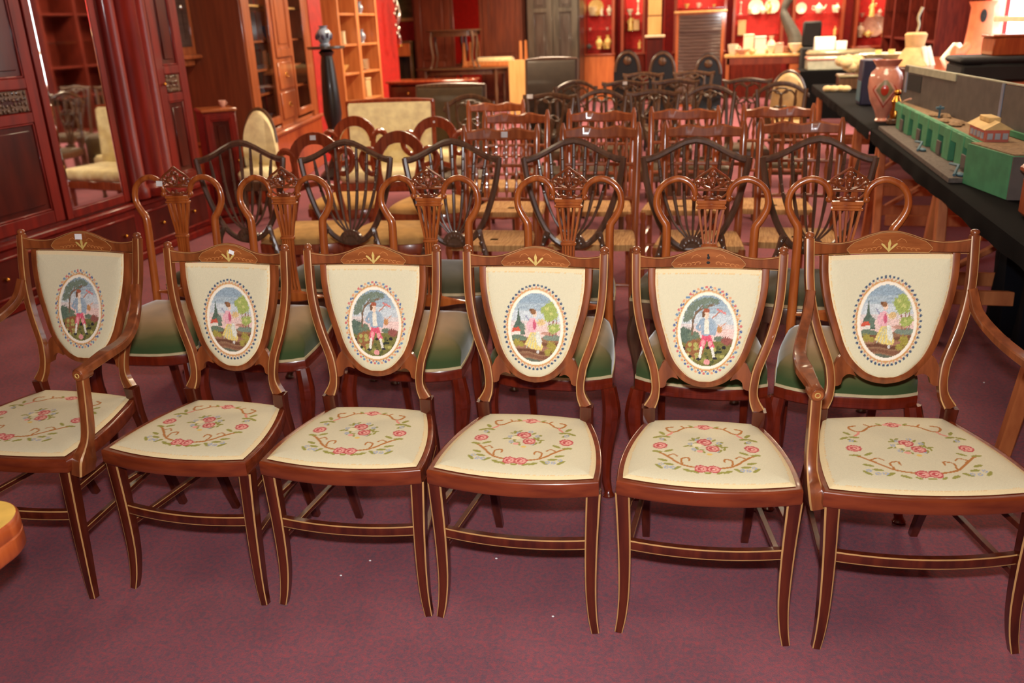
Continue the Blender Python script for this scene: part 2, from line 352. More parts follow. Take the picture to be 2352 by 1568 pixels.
# right wall with the shop window
WY0, WY1, WZ0, WZ1 = 7.3, 12.45, 0.42, 2.8
wallbox('wall_right', WR, WR + .2, WF, WY0, 0, HC, 'redwall')
wallbox('wall_right_far', WR, WR + .2, WY1, WB, 0, HC, 'redwall')
wallbox('wall_right_below', WR, WR + .2, WY0, WY1, 0, WZ0, 'redwall')
wallbox('wall_right_above', WR, WR + .2, WY0, WY1, WZ1, HC, 'redwall')
m = MB()
m.box(WR - .02, WR + .12, WY0, WY0 + .08, WZ0, WZ1, .008); m.box(WR - .02, WR + .12, WY1 - .1, WY1, WZ0, WZ1, .008)
m.box(WR - .02, WR + .12, WY0, WY1, WZ0, WZ0 + .07, .008); m.box(WR - .02, WR + .12, WY0, WY1, WZ1 - .07, WZ1, .008)
for y in (9.0, 10.75): m.box(WR, WR + .1, y - .04, y + .04, WZ0, WZ1, .006)
m.box(WR, WR + .1, WY0, WY1, 1.36, 1.42, .006)
win = struct(m.build('window_1', 'frame'))
for a, b_ in ((WY0 + .08, 8.96), (9.04, 10.71), (10.79, WY1 - .1)):
    for z0, z1 in ((WZ0 + .07, 1.36), (1.42, WZ1 - .07)):
        MB().box(WR + .045, WR + .051, a, b_, z0, z1).build('pane', 'glass', win)
for nm, x0, x1, y0, y1 in (('baseboard_left', WL, WL + .02, WF, YE), ('baseboard_right', WR - .02, WR, WF, WB), ('baseboard_back', -7.0, WR, WB - .02, WB)):
    struct(MB().box(x0, x1, y0, y1, 0, .14, .006).build(nm, 'cabinet'))

# ---------------------------------------------------------------- needlework painting (colour per stitch)
class Paint:
    def __init__(s, x, z, base):
        s.x, s.z = np.asarray(x), np.asarray(z); s.c = np.tile(np.array(lin(base)), (len(s.x), 1)); s.clip = np.ones(len(s.x), bool)
        s.rng = np.random.default_rng(3)
    def put(s, mask, col, a=1.0):
        mask = mask & s.clip; s.c[mask] = s.c[mask] * (1 - a) + np.array(lin(col)) * a
    def ell(s, cx, cz, rx, rz, col, a=1.0, rot=0.0, rough=0.0):
        dx, dz = s.x - cx, s.z - cz; c, n = math.cos(rot), math.sin(rot)
        d = ((c * dx + n * dz) / rx) ** 2 + ((-n * dx + c * dz) / rz) ** 2
        if rough: d = d + rough * (s.rng.random(len(d)) - .5)
        s.put(d < 1, col, a)
    def ring(s, cx, cz, rx, rz, w, col):
        d = np.sqrt(((s.x - cx) / rx) ** 2 + ((s.z - cz) / rz) ** 2); s.put(np.abs(d - 1) * min(rx, rz) < w / 2, col)
    def poly(s, pts, col, a=1.0):
        n = len(pts); ins = np.zeros(len(s.x), bool)
        for i in range(n):
            x0, z0 = pts[i]; x1, z1 = pts[(i + 1) % n]
            if z0 == z1: continue
            cr = ((z0 > s.z) != (z1 > s.z)) & (s.x < (x1 - x0) * (s.z - z0) / (z1 - z0) + x0); ins ^= cr
        s.put(ins, col, a)
    def line(s, pts, w, col, a=1.0):
        for (x0, z0), (x1, z1) in zip(pts[:-1], pts[1:]):
            dx, dz = x1 - x0, z1 - z0; l2 = dx * dx + dz * dz + 1e-12
            t = np.clip(((s.x - x0) * dx + (s.z - z0) * dz) / l2, 0, 1)
            s.put(np.hypot(s.x - x0 - t * dx, s.z - z0 - t * dz) < w / 2, col, a)
    def curve(s, pts, w, col):
        q = smooth_pts([(p[0], p[1], 0) for p in pts], 20); s.line([(p.x, p.y) for p in q], w, col)
CREAM = (218, 208, 174)
class View:                                # the medallion in its own -1..1 frame
    def __init__(s, p, cx, cz, rx, rz): s.p, s.cx, s.cz, s.rx, s.rz = p, cx, cz, rx, rz
    def q(s, x, z): return (s.cx + x * s.rx, s.cz + z * s.rz)
    def e(s, x, z, a, b, col, **k): s.p.ell(*s.q(x, z), a * s.rx, b * s.rz, col, **k)
    def po(s, pts, col, **k): s.p.poly([s.q(*t) for t in pts], col, **k)
    def l(s, pts, w, col): s.p.line([s.q(*t) for t in pts], w * s.rx, col)
def medallion(p, cx, cz, pic):
    rx, rz = 0.0715, 0.097; n = 50
    for i in range(n):
        t = 2 * PI * i / n
        for k, (rr, col, r) in enumerate(((1.245, (72, 88, 112), .0036), (1.185, (214, 150, 128), .0026))):
            if pic == 'boy': col = [(90, 110, 152), (206, 112, 110), (110, 140, 168), (222, 160, 120)][(i + k) % 4]
            tt = t + (0.5 * 2 * PI / n if k else 0); p.ell(cx + rx * rr * math.cos(tt), cz + rz * (rr - .03) * math.sin(tt), r, r, col)
    p.ell(cx, cz, rx * 1.165, rz * 1.13, (206, 154, 92)); p.ell(cx, cz, rx * 1.125, rz * 1.095, (238, 206, 170)); p.ell(cx, cz, rx * 1.1, rz * 1.075, (246, 236, 214))
    p.clip = ((p.x - cx) / rx) ** 2 + ((p.z - cz) / rz) ** 2 < 1
    v = View(p, cx, cz, rx, rz)
    v.po([(-1, 1), (1, 1), (1, -1), (-1, -1)], (200, 206, 206))
    for z0, z1, c in ((.72, 1.1, (150, 168, 178)), (.5, .72, (172, 186, 190)), (.06, .2, (218, 204, 196)), (-.45, .06, (234, 200, 188))): v.po([(-1, z0), (1, z0 - .03), (1, z1), (-1, z1)], c)
    for x, z, w in ((-.3, .7, .35), (.3, .62, .4), (.0, .52, .3), (-.5, .56, .2)): v.e(x, z, w, .03, (158, 172, 180))
    if pic == 'lady':
        v.po([(-1, -.3), (-.5, -.26), (0, -.36), (.5, -.22), (1, -.2), (1, -1.1), (-1, -1.1)], (150, 112, 84))
        v.e(-.75, -.32, .4, .1, (112, 126, 104)); v.e(.7, -.28, .42, .09, (128, 140, 122)); v.e(.5, -.16, .3, .05, (196, 148, 128))
        for z, c in ((-.42, (124, 84, 62)), (-.55, (166, 118, 96)), (-.66, (112, 74, 56)), (-.8, (134, 92, 70)), (-.93, (106, 110, 92))):
            v.po([(-1, z + .03), (-.3, z + .05), (.2, z - .03), (1, z + .03), (1, z - .07), (.2, z - .12), (-.3, z - .03), (-1, z - .06)], c)
        for x, z, r in ((-.75, -.45, .16), (-.55, -.5, .1), (.62, -.5, .16), (.75, -.62, .16), (.5, -.7, .14)): v.e(x, z, r, r * .7, (164, 150, 72), rough=1.4)
        v.po([(-.92, -.22), (-.42, -.22), (-.52, .1), (-.62, .2), (-.68, .62), (-.76, .2), (-.88, .05)], (92, 108, 92)); v.e(-.55, -.05, .12, .16, (112, 128, 110), rough=1)
        v.po([(-.95, -.22), (-.62, -.22), (-.62, -.1), (-.95, -.13)], (232, 220, 204)); v.po([(-.98, -.14), (-.6, -.1), (-.68, .01), (-.9, -.02)], (206, 92, 70))
        for x0, x1 in ((.56, .52), (.68, .7), (.82, .84)): v.l([(x0, -.22), (x1, .35)], .04, (150, 98, 84))
        for x, z, r in ((.42, .5, .2), (.58, .62, .2), (.65, .38, .22), (.5, .3, .16), (.72, .5, .16), (.68, -.02, .2), (.82, .02, .16)): v.e(x, z, r, r * .72, (164, 176, 96), rough=1.0)
        for x, z in ((.45, .55), (.62, .42), (.7, 0)): v.e(x, z, .08, .05, (196, 196, 120), rough=1)
        v.po([(-.2, -.14), (.12, -.14), (.3, -.55), (.24, -.66), (-.16, -.62), (-.44, -.5), (-.3, -.28)], (230, 206, 124))
        for k in range(5): v.l([(-.12 + k * .05, -.18), (-.36 + k * .14, -.58)], .035, (196, 196, 168))
        v.po([(.02, -.12), (.14, -.12), (.26, -.4), (.2, -.56), (.08, -.5), (.0, -.3)], (222, 222, 206))
        v.po([(-.24, .26), (-.02, .28), (.04, .05), (.0, -.14), (-.2, -.14), (-.34, -.05), (-.36, .1)], (232, 178, 182)); v.e(-.05, .08, .07, .14, (206, 100, 122))
        v.l([(.0, .2), (.16, .05), (.28, .12)], .08, (236, 206, 178)); v.e(.22, .16, .16, .09, (220, 186, 130), rough=1.2); v.l([(-.28, .22), (-.4, .34)], .05, (150, 150, 170))
        v.e(-.05, .4, .085, .1, (240, 206, 178)); v.e(-.1, .46, .11, .08, (150, 106, 72)); v.e(-.2, .5, .06, .05, (120, 84, 60)); v.e(.1, -.7, .06, .05, (206, 200, 190))
    else:
        v.po([(-1, -.22), (-.5, -.1), (0, -.3), (.5, -.28), (1, -.2), (1, -1.1), (-1, -1.1)], (124, 118, 66))
        v.e(-.45, -.5, .36, .3, (150, 100, 66)); v.e(-.82, -.12, .3, .22, (96, 112, 96), rough=.6); v.e(-.5, -.14, .22, .12, (110, 124, 102), rough=.8); v.e(.45, -.22, .2, .08, (112, 124, 104), rough=.8); v.e(.75, -.28, .2, .12, (150, 90, 80), rough=1)
        rg = random.Random(5)
        for _ in range(44):
            x, z = rg.uniform(-.9, .9), rg.uniform(-.95, -.38); v.e(x, z, rg.uniform(.04, .1), rg.uniform(.03, .07), rg.choice([(52, 50, 50), (58, 62, 50), (176, 168, 96), (150, 144, 80), (196, 184, 120), (92, 96, 58)]), rot=rg.uniform(-.6, .6))
        v.l([(-.56, -.12), (-.54, .3), (-.44, .52), (-.1, .66), (.25, .8)], .07, (128, 104, 84)); v.l([(-.5, .4), (-.2, .72), (0, .9)], .05, (128, 104, 84)); v.l([(-.54, .3), (-.75, .5)], .045, (128, 104, 84)); v.l([(-.3, .58), (.4, .78)], .035, (128, 104, 84))
        for x, z, r in ((-.72, .42, .2), (-.6, .62, .22), (-.4, .76, .2), (-.15, .82, .2), (.1, .86, .16), (.3, .82, .13), (-.8, .3, .12), (-.1, .66, .1)): v.e(x, z, r, r * .6, (118, 130, 112), rough=1.3)
        v.l([(-.3, .05), (.5, .58)], .045, (190, 130, 110)); v.l([(.36, .6), (.66, .5)], .07, (218, 130, 122))
        v.po([(-.18, -.12), (.14, -.12), (.3, -.46), (.12, -.5), (.0, -.24), (-.1, -.5), (-.3, -.48)], (222, 96, 116)); v.e(-.14, -.35, .07, .1, (240, 160, 160)); v.e(.12, -.36, .07, .08, (240, 160, 160))
        v.l([(-.2, -.48), (-.26, -.78)], .1, (236, 230, 214)); v.l([(.2, -.48), (.28, -.74)], .1, (236, 230, 214)); v.e(-.3, -.8, .09, .035, (60, 56, 60)); v.e(.32, -.77, .09, .035, (60, 56, 60))
        v.po([(-.22, .34), (.16, .36), (.36, .05), (.3, -.14), (.14, -.1), (.02, -.14), (-.2, -.12), (-.26, .1)], (156, 172, 184)); v.po([(-.1, .34), (.04, .34), (.08, -.1), (-.12, -.1)], (236, 226, 204))
        v.l([(-.22, .3), (-.4, .08), (-.28, .02)], .1, (150, 168, 182)); v.l([(.2, .3), (.36, .08)], .1, (168, 182, 190)); v.e(.46, .05, .1, .1, (196, 140, 90), rough=.8); v.l([(.5, .12), (.7, .24)], .03, (220, 160, 130))
        v.e(-.05, .45, .1, .12, (240, 208, 180)); v.po([(-.2, .5), (.08, .53), (.04, .62), (-.14, .62)], (170, 96, 72)); v.e(-.16, .46, .06, .09, (120, 84, 60)); v.e(.02, -.88, .12, .08, (226, 156, 150))
    g = p.rng.random((len(p.x), 1)); k = p.clip
    q = np.sin(p.x * 610 + 3 * np.sin(p.z * 380)) * np.sin(p.z * 540 + 2 * np.sin(p.x * 450))
    p.c[k] *= (1 + .42 * (g[k] - .5)) * (1 + .10 * q[k, None]); p.clip[:] = True
def seatflowers(p, cx, cy, rx, ry):
    B, G, R1, R2, BL = (184, 122, 66), (156, 152, 78), (196, 88, 88), (232, 166, 150), (168, 176, 192)
    def rose(x, y, r):
        r *= 1.14
        p.ell(x, y, r, r * .95, R1, rough=.3); p.ell(x, y, r * .74, r * .7, R2); p.ell(x - r * .1, y, r * .45, r * .45, R1); p.ell(x + r * .05, y - r * .05, r * .22, r * .22, (240, 190, 170))
    def leaf(x, y, a, l=.0135): p.ell(x, y, l, l * .38, G, rot=a)
    def blue(x, y):
        for k in range(5): p.ell(x + .0048 * math.cos(k * 1.257), y + .0048 * math.sin(k * 1.257), .0028, .0028, BL)
        p.ell(x, y, .0025, .0025, (222, 196, 120))
    for sx in (-1, 1):
        X = lambda t: cx + sx * t * rx
        p.curve([(X(.13), cy - ry * .98), (X(.5), cy - ry * .86), (X(.82), cy - ry * .5), (X(1.03), cy - ry * .28)], .0066, B)
        p.curve([(X(.5), cy - ry * .86), (X(.52), cy - ry * .62), (X(.38), cy - ry * .56), (X(.36), cy - ry * .68)], .0052, B)
        p.curve([(X(.82), cy - ry * .5), (X(.68), cy - ry * .42), (X(.6), cy - ry * .5)], .0046, B)
        p.curve([(X(.2), cy + ry * .98), (X(.42), cy + ry * .92), (X(.62), cy + ry * .7), (X(.76), cy + ry * .72), (X(.82), cy + ry * .9), (X(.68), cy + ry * .96)], .0062, B)
        p.curve([(X(.42), cy + ry * .92), (X(.5), cy + ry * 1.02)], .005, B)
        rose(X(.96), cy - ry * .02, .0165)
        for (a, b_, t) in ((.9, .3, .8), (1.02, .42, -.4), (.84, .44, .3), (.92, .62, 1.0), (1.02, -.3, .2), (.78, -.26, -.5), (.9, -.68, .4), (.62, -1.0, -.6), (.98, -.95, .9), (.78, -.85, .2), (.4, -1.08, .5)): leaf(X(a), cy + ry * b_, sx * t)
        p.curve([(X(.8), cy + ry * .5), (X(.72), cy + ry * .6), (X(.7), cy + ry * .66)], .007, (226, 150, 130))
        blue(X(.92), cy + ry * .3); blue(X(.82), cy - ry * .98); blue(X(.7), cy - ry * .98); blue(X(.94), cy - ry * .86)
        rose(cx + sx * .015, cy - ry * 1.0, .0155)
    rose(cx, cy + ry * 1.0, .015); p.ell(cx + .018, cy + ry * 1.0, .008, .006, R2); p.ell(cx - .018, cy + ry, .008, .006, R2)
    for a, b_ in ((-.035, 1.03), (.035, 1.03), (-.03, -1.13), (.0, -1.15), (.03, -1.13)): leaf(cx + a, cy + ry * b_, a * 20, .010)
    rg = random.Random(2)
    for _ in range(30):
        a, r = rg.uniform(0, 2 * PI), rg.uniform(.3, 1); leaf(cx + r * .052 * math.cos(a), cy + r * .05 * math.sin(a), rg.uniform(-2, 2), .009)
    for a, b_ in ((-.038, .01), (.035, .02), (.028, -.025), (-.02, .035), (-.03, -.02), (.012, .045)): blue(cx + a, cy + b_)
    rose(cx - .002, cy + .022, .017); rose(cx + .018, cy - .012, .016); p.ell(cx - .015, cy - .03, .008, .007, R2); p.ell(cx - .022, cy + .004, .013, .011, (236, 222, 180)); p.ell(cx + .008, cy - .044, .007, .006, (230, 196, 110))
def stitch_mesh(name, P, cols):
    n, k = len(P), len(P[0]); me = bpy.data.meshes.new(name)
    fs = [(i * k + j, i * k + j + 1, (i + 1) * k + j + 1, (i + 1) * k + j) for i in range(n - 1) for j in range(k - 1)]
    me.from_pydata([q for r in P for q in r], [], fs); me.materials.append(MT['needle'])
    at = me.attributes.new('stitch', 'FLOAT_COLOR', 'POINT'); c4 = np.ones((n * k, 4), np.float32); c4[:, :3] = cols; at.data.foreach_set('color', c4.ravel())
    me.polygons.foreach_set('use_smooth', [True] * len(fs)); me.update(); return me

# ---------------------------------------------------------------- front row: inlaid needlepoint chairs
class NP: pass
def chair_params(arm):
    P = NP(); P.arm = arm
    if not arm:
        P.tx, P.sx, P.c, P.b, P.yb, P.fx, P.bx, P.by, P.kx = .193, .151, .223, .158, .352, .214, .150, .470, 1.0
        P.y0, P.sl, P.zs, P.zt, P.cz, P.ap = .344, .152, .502, .947, .721, 1.0
    else:
        P.tx, P.sx, P.c, P.b, P.yb, P.fx, P.bx, P.by, P.kx = .216, .175, .263, .178, .405, .243, .180, .530, 1.154
        P.y0, P.sl, P.zs, P.zt, P.cz, P.ap = .400, .232, .492, .967, .727, 1.0
    P.k = (P.zt - P.zs) / .445
    P.Z = lambda z: P.zs + (z - .502) * P.k
    P.Y = lambda z: P.y0 + (z - P.zs) * P.sl
    P.bow = lambda x, z: (.007 + .015 * (z - P.zs) / (P.zt - P.zs)) * (1 - (x / P.tx) ** 2)
    return P
SHZ = [.563, .572, .589, .624, .658, .693, .762, .831, .888]
SHW = [.0, .030, .060, .092, .111, .123, .1436, .155, .157]
PX = [(.502, .149), (.53, .136), (.558, .132), (.59, .135), (.624, .142), (.693, .166), (.762, .183), (.831, .191), (.93, .193)]
def half(z, P, inset=0.0):
    zr = .502 + (z - P.zs) / P.k
    zb = .563 + inset * 1.1
    f = (zr - zb) / (.888 - zb); zz = .563 + f * (.888 - .563)
    w = interp(zz, SHZ, SHW); return max(0, (w - inset * (1 if w > inset else 0)) * P.kx) if w > 0.02 else w * P.kx
def shield_outline(P, inset, n=30):
    # smooth closed outline: bottom centre up the right side, flat top, down the left
    pts = [(0, .563), (.030, .568), (.060, .583), (.092, .617), (.111, .653), (.123, .690), (.1436, .762), (.155, .831), (.157, .888)]
    q = smooth_pts([(x, z, 0) for x, z in pts], n); L2 = [Vector((p.x, p.y)) for p in q]; out = []
    for i, p in enumerate(L2):
        t = (L2[min(i + 1, n)] - L2[max(i - 1, 0)]).normalized() if i else Vector((1, 0)); nr = Vector((-t.y, t.x))
        o = p + nr * inset; out.append(Vector((max(o.x, 0) * P.kx, P.Z(o.y))))
    return out
def back_panel_mesh(P, pic):
    R = shield_outline(P, .013); zb, zt = R[0].y, P.Z(.886); ny, nx = 135, 121; XS = [p.x for p in R]; ZS = [p.y for p in R]
    pts, xs, zs = [], [], []
    for i in range(ny):
        t = i / (ny - 1); z = zb + (zt - zb) * (t ** 1.25); w = max(interp(z, ZS, XS), 1e-4); row = []
        for j in range(nx):
            u = -1 + 2 * j / (nx - 1); x = u * w; e = min((1 - abs(u)) * w, z - zb + .002, zt - z + .001)
            puff = .010 * (1 - math.exp(-max(e, 0) / .012))
            row.append((x, P.Y(z) + P.bow(x, z) - .006 - puff, z)); xs.append(x); zs.append(z)
        pts.append(row)
    p = Paint(xs, zs, CREAM); X, Z_ = p.x, p.z
    edge = np.interp(Z_, ZS, XS) - np.abs(X); em = (edge < .0075) | (zt - Z_ < .010) | (Z_ - zb < .006); p.put(em, (232, 210, 166))
    p.put(((np.abs(edge - .0085) < .0012) | (np.abs(zt - Z_ - .0105) < .0012)) & (p.rng.random(len(X)) < .55), (222, 188, 132))
    p.c *= (1 + .05 * (p.rng.random((len(X), 1)) - .5)); medallion(p, 0.003 if not P.arm else -.004, P.cz, pic)
    return stitch_mesh('needlepoint_back', pts, p.c)
def seat_front(x, P): return -.034 * (1 - (x / P.c) ** 2)
def seat_w(t, P): return lerp(P.c, P.b, t) + .020 * 4 * t * (1 - t)
def seat_loop(P, n=14):
    L = [(P.c * (-1 + 2 * i / n), seat_front(P.c * (-1 + 2 * i / n), P)) for i in range(n + 1)]
    L += [(seat_w(i / n, P), P.yb * i / n) for i in range(1, n + 1)]
    L += [(P.b * (1 - 2 * i / n), P.yb + .012 * (1 - (1 - 2 * i / n) ** 2)) for i in range(1, n + 1)]
    L += [(-seat_w(i / n, P), P.yb * i / n) for i in range(n - 1, 0, -1)]
    return L
def seat_mesh(P):
    ins = .016; ny, nx = 150, 165; pts, xs, ys = [], [], []
    for i in range(ny):
        t = i / (ny - 1); row = []
        for j in range(nx):
            u = -1 + 2 * j / (nx - 1); w = seat_w(lerp(.045, 1, t), P) - ins; x = u * w
            yf = seat_front(x, P) + ins + .004; yk = P.yb + .012 * (1 - u * u) - .002; y = lerp(yf, yk, t)
            e = min((1 - abs(u)) * w, y - yf, yk - y) + .001
            z = .4555 + .012 * (1 - math.exp(-e / .02)) + .006 * (1 - u * u) * math.sin(PI * t); row.append((x, y, z)); xs.append(x); ys.append(y)
        pts.append(row)
    p = Paint(xs, ys, CREAM); e = np.minimum(np.array([(1 - abs(-1 + 2 * (k % nx) / (nx - 1))) * .2 for k in range(nx * ny)]), np.minimum(p.z - np.array([seat_front(x, P) + ins + .004 for x in xs]), P.yb + .008 - p.z))
    p.put(e < .012, (230, 208, 160)); p.put((np.abs(e - .0125) < .0012) & (p.rng.random(len(e)) < .5), (222, 188, 136))
    p.c *= (1 + .05 * (p.rng.random((len(e), 1)) - .5))
    seatflowers(p, 0.0, P.yb * .49, .122 if not P.arm else .145, P.yb * .335)
    return stitch_mesh('needlepoint_seat', pts, p.c)
def needle_chair(P, pic, label):
    t = thing('inlaid_armchair' if P.arm else 'inlaid_side_chair', label, 'armchair' if P.arm else 'chair')
    m = MB(); m.loopprof(seat_loop(P), [(.03, .452), (.006, .456), (.0032, .4556), (.0014, .4540), (.0004, .4515), (0, .4475), (0, .420), (.003, .414), (.014, .413), (.03, .42)]); m.build('seat_frame', 'rail', t)
    o = bpy.data.objects.new('seat_cover', seat_mesh(P)); C.objects.link(o); o.parent = t; o['label'] = 'floral needlepoint seat cover'
    for s in (-1, 1):
        q = smooth_pts([(s * P.fx, .004, 0), (s * (P.fx - .008), .012, .05), (s * (P.fx - .013), .02, .13), (s * (P.fx - .012), .024, .26), (s * (P.fx - .006), .026, .416)], 12)
        MB().sweep(q, RECT, lambda u: (lerp(.0105, .0185, u), lerp(.0105, .018, u)), (1, 0, 0), RMAT).build('leg', ['leg', 'string'], t)
        q = smooth_pts([(s * P.bx, P.by, 0), (s * (P.bx + .002), P.by - .05, .15), (s * (P.b - .004), P.yb + .012, .36), (s * (P.sx - .001), P.y0 + .003, .455), (s * P.sx, P.y0, P.zs + .002)], 12)
        MB().sweep(q, PLN, lambda u: (lerp(.0115, .0185, min(1, u * 1.15)), lerp(.0115, .017, u)), (1, 0, 0)).build('leg', 'leg', t)
        for z in (.335, .205):
            MB().sweep([(s * (P.fx - .012), .024, z), (s * lerp(P.bx, P.b, z / .45), lerp(P.by, P.yb + .01, z / .42), z)], RECT, (.008, .0075), (0, 0, -1), RMAT).build('stretcher', ['leg', 'string'], t)
        q = smooth_pts([(s * x * (P.tx / .193 if z > .6 else lerp(P.sx / .151, P.tx / .193, (z - .502) / .1)), P.Y(P.Z(z)), P.Z(z)) for z, x in PX], 26)
        po = MB().sweep(q, RECT, lambda u: (lerp(.0165, .0115, min(1, u * 5)) if u < .2 else .0115, .0115), (1, 0, 0), RMAT).build('back_post', ['inlaid', 'string'], t)
        e = q[-1]; MB().lathe([(.0118, -.002), (.0125, .0), (.0125, .003), (.0105, .005), (.0122, .008), (.0122, .0125), (.009, .017), (.004, .019), (.0008, .0195)], e, 14).build('finial', 'inlaid', po)
        # wing brackets between shield and posts
        up = smooth_pts([(.140, .600, 0), (.126, .603, 0), (.114, .628, 0), (.098, .640, 0)], 8); dn = smooth_pts([(.070, .582, 0), (.088, .588, 0), (.102, .578, 0), (.108, .560, 0), (.138, .556, 0)], 10)
        out = [(s * a.x * P.kx * (1 if not P.arm else .985), P.Z(a.y)) for a in list(up) + list(dn)]
        MB().prism(out, -.006, .008, fn=lambda x, y, z: (x, P.Y(z) + P.bow(x, z) + y, z)).build('wing_bracket', 'inlaid', t)
    n = 14; q = [(x * .001, -.012 - .022 * (1 - (x / 190) ** 2) + .034, .262) for x in np.linspace(-(P.fx - .02) * 1000, (P.fx - .02) * 1000, n)]
    MB().sweep(q, RECT, (.0145, .009), (0, 0, -1), RMAT).build('stretcher', ['leg', 'string'], t)
    # shield frame
    R = shield_outline(P, 0); full = [Vector((p.x, 0, p.y)) for p in R] + [Vector((-p.x, 0, p.y)) for p in reversed(R[1:])]
    path = [Vector((p.x, P.Y(p.z) + P.bow(p.x, p.z) + .002, p.z)) for p in full][::1]
    RI = shield_outline(P, .0068); fi = [Vector((p.x, 0, p.y)) for p in RI] + [Vector((-p.x, 0, p.y)) for p in reversed(RI[1:])]
    ringp = [Vector((p.x, P.Y(p.z) + P.bow(p.x, p.z) + .001, p.z)) for p in fi]
    m = MB(); m.sweep(ringp[len(R):] + ringp[:len(R)], [(-.85, -1), (0, -1.25), (.85, -1), (1, -.6), (1, 1), (-1, 1), (-1, -.6)], (.0105, .0085), X=[Vector((0, 0, 0)) or Vector((1, 0, 0))] * 0 or (0, 0, 0) if False else [Vector(((ringp[len(R):] + ringp[:len(R)])[i].x * 1.6, 0, (ringp[len(R):] + ringp[:len(R)])[i].z - P.Z(.80))) for i in range(len(ringp))])
    m.build('shield_frame', 'inlaid', t)
    o = bpy.data.objects.new('back_panel', back_panel_mesh(P, pic)); C.objects.link(o); o.parent = t
    # crest rail
    xs = list(np.linspace(-P.tx + .008, P.tx - .008, 37)); lo = lambda x: P.Z(.886)
    hi = lambda x: P.Z(interp(abs(x) / P.tx, [0, .12, .25, .38, .5, .62, .75, .88, 1], [.945, .943, .936, .926, .919, .916, .917, .921, .928]))
    yf = lambda x: P.Y(P.Z(.915)) + P.bow(x, P.Z(.93))
    cr = MB().strip(xs, lo, hi, yf, .017).build('crest_rail', 'inlaid', t)
    lx = list(np.linspace(-.098 * P.kx, .098 * P.kx, 25)); ll = lambda x: P.Z(.8885 if abs(x) < .092 * P.kx else lerp(.8885, .898, (abs(x) / P.kx - .092) / .006))
    lh = lambda x: min(hi(x) - .0035, P.Z(interp(abs(x) / P.kx, [0, .085, .098], [.95, .916, .900])))
    def surf(zl, zh, off, th, xs_): return MB().strip(xs_, zl, zh, lambda x: yf(x) - .0085 - off, th, ch=0)
    surf(ll, lh, .0006, .0012, lx).build('inlay_panel', 'marq', cr)
    m = MB()                                   # stringing round the panel
    for side in (ll, lh): m.tube([(x, yf(x) - .0098, side(x)) for x in lx], .0007, 5)
    m.tube([(x, yf(x) - .0088, hi(x) - .0008) for x in xs], .0009, 5); m.tube([(x, yf(x) - .0088, lo(x) + .0012) for x in xs], .0008, 5)
    zc = P.Z(.905)
    for sx in (-1, 1):
        for k in range(5):
            x0 = sx * (.026 + k * .0125); m.tube([(x0 + sx * .006 * math.cos(a), yf(x0) - .0098, zc - .004 - k * .0016 + .0032 * math.sin(a * 1.0)) for a in np.linspace(.4, 4.4, 8)], .0009, 5, mi=1)
        m.tube([(sx * x, yf(x) - .0098, P.Z(z)) for x, z in ((.02, .918), (.03, .925), (.04, .921), (.045, .914))], .0009, 5, mi=1)
    m.build('stringing', ['string', 'motif2'], cr)
    m = MB()
    for sx in (-1, 1):
        m.prism([(sx * x, zc + z) for x, z in ((.0015, -.012), (.006, -.004), (.014, .006), (.020, .009), (.022, .006), (.016, .000), (.008, -.008))], -.0108, -.0096, fn=lambda x, y, z: (x, yf(x) + y, z))
    m.prism([(x, zc + z) for x, z in ((-.0045, -.011), (0, -.016), (.0045, -.011), (.0028, .0), (.0042, .009), (0, .020), (-.0042, .009), (-.0028, .0))], -.0112, -.0097, fn=lambda x, y, z: (x, yf(x) + y, z))
    m.build('inlay_motif', 'motif', cr, label='pale inlaid anthemion')
    if P.arm:
        for s in (-1, 1):
            za = P.Z(.775); q = smooth_pts([(s * (P.tx - .004), P.Y(za) - .004, za + .03), (s * (P.tx + .008), P.Y(za) - .035, za - .03), (s * .250, P.Y(za) - .10, za - .072), (s * .272, .29, .690), (s * .280, .20, .686), (s * .276, .145, .676), (s * .272, .108, .668)], 26)
            a = MB().sweep(q, [(-1, -.7), (-.8, -1), (.8, -1), (1, -.7), (1, .7), (.8, 1), (-.8, 1), (-1, .7)], lambda u: (interp(u, [0, .3, .55, .65, .85, 1], [.012, .0145, .017, .021, .015, .013]), .012), (1, 0, 0), [1, 0, 1, 0, 0, 0, 0, 0]).build('armrest', ['inlaid', 'string'], t)
            m = MB(); P_ = [[(s * .272 + r * math.cos(2 * PI * j / 18), .118 + y, .664 + r * math.sin(2 * PI * j / 18)) for j in range(18)] for r, y in ((.001, -.022), (.0165, -.022), (.0195, -.018), (.0195, .018), (.016, .022), (.001, .022))]
            m.grid(P_, closed_v=True); m.build('scroll_terminal', 'inlaid', a)
            m = MB(); P_ = [[(s * .272 + r * math.cos(2 * PI * j / 18), .0955 + y, .664 + r * math.sin(2 * PI * j / 18)) for j in range(18)] for r, y in ((.0005, -.001), (.0135, -.001), (.0135, .001))]
            m.grid(P_, closed_v=True); m.tube([(s * .272 + .006 * math.cos(2 * PI * j / 14), .0942, .664 + .006 * math.sin(2 * PI * j / 14)) for j in range(14)], .0012, 5, mi=1, closed=True); m.build('roundel', ['marq', 'motif'], a)
            q = smooth_pts([(s * .268, .045, .395), (s * .274, .048, .425), (s * .277, .062, .455), (s * .278, .082, .50), (s * .275, .098, .57), (s * .272, .112, .655)], 18)
            MB().sweep(q, RECT, lambda u: (interp(u, [0, .25, .5, 1], [.017, .0185, .013, .013]), interp(u, [0, .25, .5, 1], [.03, .032, .015, .013])), (1, 0, 0), RMAT).build('arm_support', ['inlaid', 'string'], t)
    return t
PS, PA = chair_params(False), chair_params(True)
def swap_back(t, me):
    for ch in t.children:
        if ch.name.startswith('back_panel'): ch.data = me
